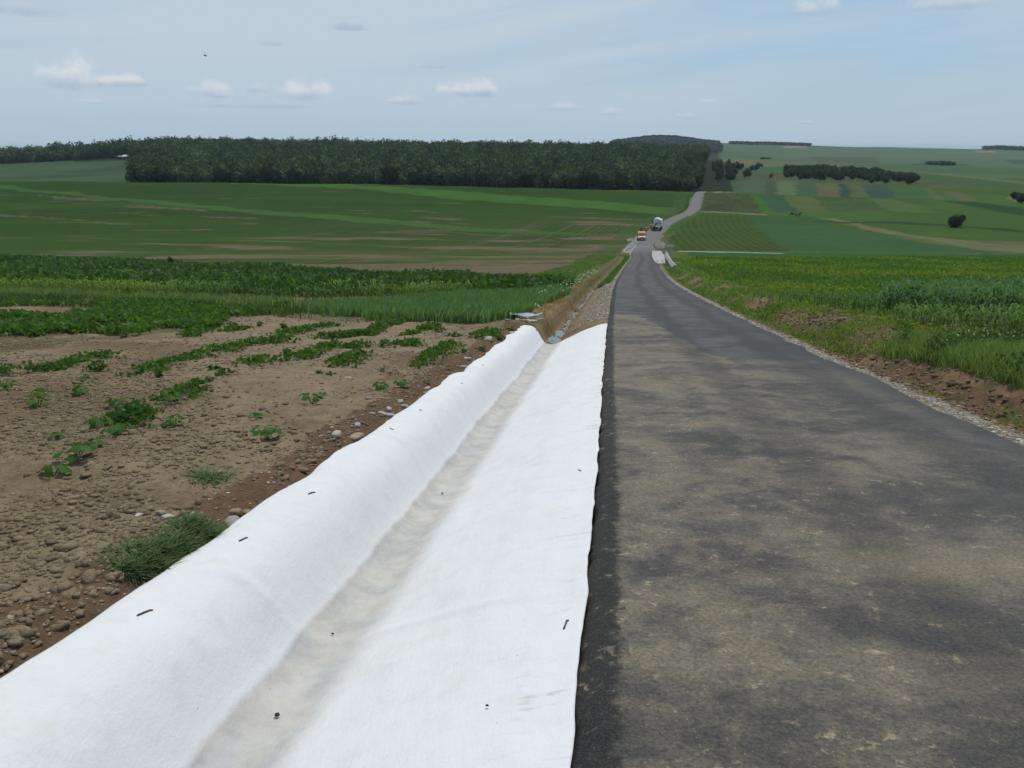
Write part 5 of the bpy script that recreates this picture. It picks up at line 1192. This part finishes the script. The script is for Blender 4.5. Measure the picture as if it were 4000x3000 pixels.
# ------------------------------------------------------------------ people
M_SKIN = simple('skin', (.42, .24, .16), .6, var=.05); M_HAIR = simple('hair', (.03, .02, .015), .8)
def skinned(name, verts, edges, rad, mat, parent, sub=2):
    me = bpy.data.meshes.new(name); me.from_pydata(verts, edges, []); me.update(); o = bpy.data.objects.new(name, me); COL.objects.link(o); o.parent = parent
    sk = o.modifiers.new('skin', 'SKIN'); ly = me.skin_vertices[0] if len(me.skin_vertices) else None
    if ly is None:
        bpy.context.view_layer.objects.active = o; bpy.ops.mesh.customdata_skin_add(); ly = me.skin_vertices[0]
    for i, r in enumerate(rad): ly.data[i].radius = (r, r * .85) if not hasattr(r, '__len__') else r
    ly.data[0].use_root = True; sb = o.modifiers.new('sub', 'SUBSURF'); sb.levels = sb.render_levels = sub
    me.materials.append(mat); return o
def person(u, v, rz, label, shirt, trousers, helmet, lean=0.0, arm=(.0, .0)):
    p = PX(u, v); e = empty('person', tuple(p), label, 'person', None, rz)
    L = lambda x, y, z: (x, y + lean * max(0, z - .95), z)
    V = [L(0, 0, .95), L(0, 0, 1.15), L(0, .01, 1.35), L(0, .01, 1.47), L(0, 0, 1.55), L(0, -.02, 1.66)]; E_ = [(0, 1), (1, 2), (2, 3), (3, 4), (4, 5)]; Rr = [(.15, .11), (.14, .10), (.17, .11), .06, .055, (.088, .10)]
    for s_, k in ((-1, 0), (1, 1)):
        b = len(V); f = arm[k]
        V += [L(s_ * .20, 0, 1.38), L(s_ * .25, -.06 - .1 * f, 1.12 + .06 * f), L(s_ * .23, -.14 - .22 * f, .90 + .20 * f), L(s_ * .23, -.16 - .26 * f, .84 + .22 * f)]
        E_ += [(2, b), (b, b + 1), (b + 1, b + 2), (b + 2, b + 3)]; Rr += [.062, .048, .034, (.028, .040)]
        for j in range(5):
            c_ = len(V); a = V[b + 3]; o_ = (-.024 + .016 * j) if j < 4 else s_ * 0
            if j < 4: V += [(a[0] + .004 * j * s_, a[1] - .01 + o_, a[2] - .045), (a[0], a[1] - .02 + o_, a[2] - .045 - (.030, .036, .034, .026)[j])]
            else: V += [(a[0] - s_ * .02, a[1] - .04, a[2] - .015), (a[0] - s_ * .02, a[1] - .055, a[2] - .05)]
            E_ += [(b + 3, c_), (c_, c_ + 1)]; Rr += [.009, .008]
    for s_ in (-1, 1):
        b = len(V); V += [(s_ * .10, 0, .86), (s_ * .12, -.02, .48), (s_ * .13, .03, .09), (s_ * .14, -.12, .045)]; E_ += [(0, b), (b, b + 1), (b + 1, b + 2), (b + 2, b + 3)]; Rr += [.085, .060, .042, .040]
    skinned('body', V, E_, Rr, M_SKIN, e)
    J = [L(0, 0, .93), L(0, 0, 1.15), L(0, .01, 1.36)]; JE = [(0, 1), (1, 2)]; JR = [(.17, .13), (.16, .12), (.19, .13)]
    for s_, k in ((-1, 0), (1, 1)):
        f = arm[k]; b = len(J); J += [L(s_ * .20, 0, 1.39), L(s_ * .25, -.06 - .1 * f, 1.12 + .06 * f), L(s_ * .23, -.13 - .21 * f, .93 + .19 * f)]; JE += [(2, b), (b, b + 1), (b + 1, b + 2)]; JR += [.078, .064, .050]
    skinned('jacket', J, JE, JR, shirt, e)
    T = [(0, 0, .95)]; TE = []; TR = [(.165, .125)]
    for s_ in (-1, 1):
        b = len(T); T += [(s_ * .10, 0, .85), (s_ * .12, -.02, .48), (s_ * .13, .03, .10)]; TE += [(0, b), (b, b + 1), (b + 1, b + 2)]; TR += [.105, .080, .065]
    skinned('trousers', T, TE, TR, trousers, e)
    hd = Vector(L(0, -.02, 1.70)); V0, F0 = ICO2; Vh = V0[:, :] * np.array([.115, .135, .10]); Vh[:, 2] = np.maximum(Vh[:, 2], -.01)
    mk('helmet' if helmet is not M_HAIR else 'hair', Vh + np.array(hd) + np.array([0, 0, .03]), F0, helmet, parent=e, sm=True)
    return e
M_VEST = simple('orange_workwear', (.70, .12, .05), .8, var=.08); M_NAVY = simple('dark_cloth', (.04, .035, .045), .9); M_MAROON = simple('maroon_cloth', (.12, .05, .05), .9); M_HELM = simple('white_helmet', (.75, .74, .70), .4)
person(2524, 914, R(20), 'person in orange workwear and white helmet behind the right side of the orange truck', M_VEST, M_MAROON, M_HELM, 0, (1.0, .3))
person(2504, 910, R(160), 'person in dark clothes standing behind the cab of the orange truck', M_NAVY, M_NAVY, M_HAIR, 0, (.2, .5))
person(2543, 901, R(-60), 'person in maroon clothes by the left rear corner of the mixer truck', M_MAROON, M_NAVY, M_HELM, -.2, (.9, 1.1))
# ------------------------------------------------------------------ two dark horses in the green fields
M_HORSE = simple('horse_coat', (.045, .022, .016), .7)
def horse(u, v, rz, label, down):
    p = PX(u, v); e = empty('horse', tuple(p), label, 'horse', None, rz)
    hz = .55 if down else 1.75; hx = 1.35 if down else 1.15
    V = [(-.55, 0, 1.18), (0, 0, 1.10), (.50, 0, 1.18), (.72, 0, 1.30), (1.0, 0, (1.30 + hz) / 2 + .1), (hx, 0, hz), (hx + .30, 0, hz - .16)]
    E_ = [(0, 1), (1, 2), (2, 3), (3, 4), (4, 5), (5, 6)]; Rr = [(.26, .30), (.27, .31), (.25, .31), (.18, .24), (.12, .17), (.10, .13), (.065, .08)]
    for sy in (-1, 1):
        b = len(V); V += [(.52, sy * .16, .85), (.54, sy * .16, .50), (.52, sy * .16, .08)]; E_ += [(2, b), (b, b + 1), (b + 1, b + 2)]; Rr += [.10, .055, .05]
        b = len(V); V += [(-.62, sy * .17, .85), (-.52, sy * .17, .66), (-.70, sy * .17, .46), (-.66, sy * .17, .08)]; E_ += [(0, b), (b, b + 1), (b + 1, b + 2), (b + 2, b + 3)]; Rr += [.15, .09, .055, .05]
        b = len(V); V += [(hx - .04, sy * .06, hz + .16)]; E_ += [(5, b)]; Rr += [.02]
    skinned('body', V, E_, Rr, M_HORSE, e)
    m = MB(); m.tube([(-.80, 0, 1.25), (-.95, 0, .95), (-.93, 0, .55)], [.05, .08, .03], 6); m.build('tail', M_BLACK, e)
horse(3098, 846, R(172), 'dark brown horse grazing in the green fields, the left of the pair', True); horse(3118, 849, R(8), 'dark brown horse with its head raised, the right of the pair', False)
# small sheds at the foot of the far wood
M_ROOF = simple('pale_roof', (.62, .60, .66), .5, var=.05)
for u, v, w_, d_, h_, lb in ((504, 622, 10, 5, 2.6, 'small shed with a pale roof at the corner of the wood'), (477, 622, 6, 4, 2.2, 'smaller dull roofed shed left of the one with the pale roof')):
    p = PX(u, v); e = empty('shed', tuple(p), lb, 'shed'); MB().box((0, 0, h_ / 2), (w_, d_, h_)).build('wall', M_DARK, e)
    m = MB(); m.prism([(-d_ / 2 - .4, h_), (d_ / 2 + .4, h_), (0, h_ + 1.6)], -w_ / 2 - .4, w_ / 2 + .4); m.build('roof', M_ROOF if w_ > 7 else M_CONC, e); MB().box((w_ * .2, -d_ / 2 - .03, h_ * .4), (1.2, .06, h_ * .75)).build('door', M_GREY, e)
# small insect or bird high above the field
m = MB(); m.tube([(-.12, 0, .02), (-.05, 0, .01), (.08, 0, -.01), (.14, 0, -.03)], [.01, .035, .03, .008], 8); bd = m.build('bird', M_DARK); d = Vector(((802 - 2000) / FPX, CT - ST * (218 - 1500) / FPX, -ST - CT * (218 - 1500) / FPX)) * 60
bd.location = d; tag(bd, 'tiny dark bird gliding in the pale sky above the wood', 'bird')
m = MB(); m.add([(-.02, 0, .02), (.06, 0, .02), (-.05, .30, .08), (-.02, -.30, .08), (.03, .14, .06), (.03, -.14, .06)], [(0, 1, 4), (0, 4, 2), (1, 0, 5), (0, 3, 5)]); m.build('wings', M_DARK, bd).modifiers.new('t', 'SOLIDIFY').thickness = .01

# ------------------------------------------------------------------ haze
hb = MB().box((0, 7250, -60), (26000, 17500, 300)).build('haze', bpy.data.materials.new('haze')); hb['kind'] = 'stuff'; hb['label'] = 'thin bluish haze in the air over the fields'
hb.location = (0, 0, 0)
zlo, zhi = float(gzv.min()) - 1.5, 30.0
hb.data.clear_geometry() if False else None
for v_ in hb.data.vertices: v_.co.z = zlo if v_.co.z < -60 else zhi
hm = hb.data.materials[0]; hm.use_nodes = True; t = NT(hm.node_tree); t.n.remove(t.n['Principled BSDF']); out = t.n['Material Output']
pv = t.n.new('ShaderNodeVolumePrincipled'); pv.inputs['Color'].default_value = (.70, .82, 1.0, 1); pv.inputs['Density'].default_value = .000065; pv.inputs['Anisotropy'].default_value = .1
t.l.new(pv.outputs[0], out.inputs['Volume'])
sc.cycles.volume_step_rate = 10; sc.cycles.volume_bounces = 0
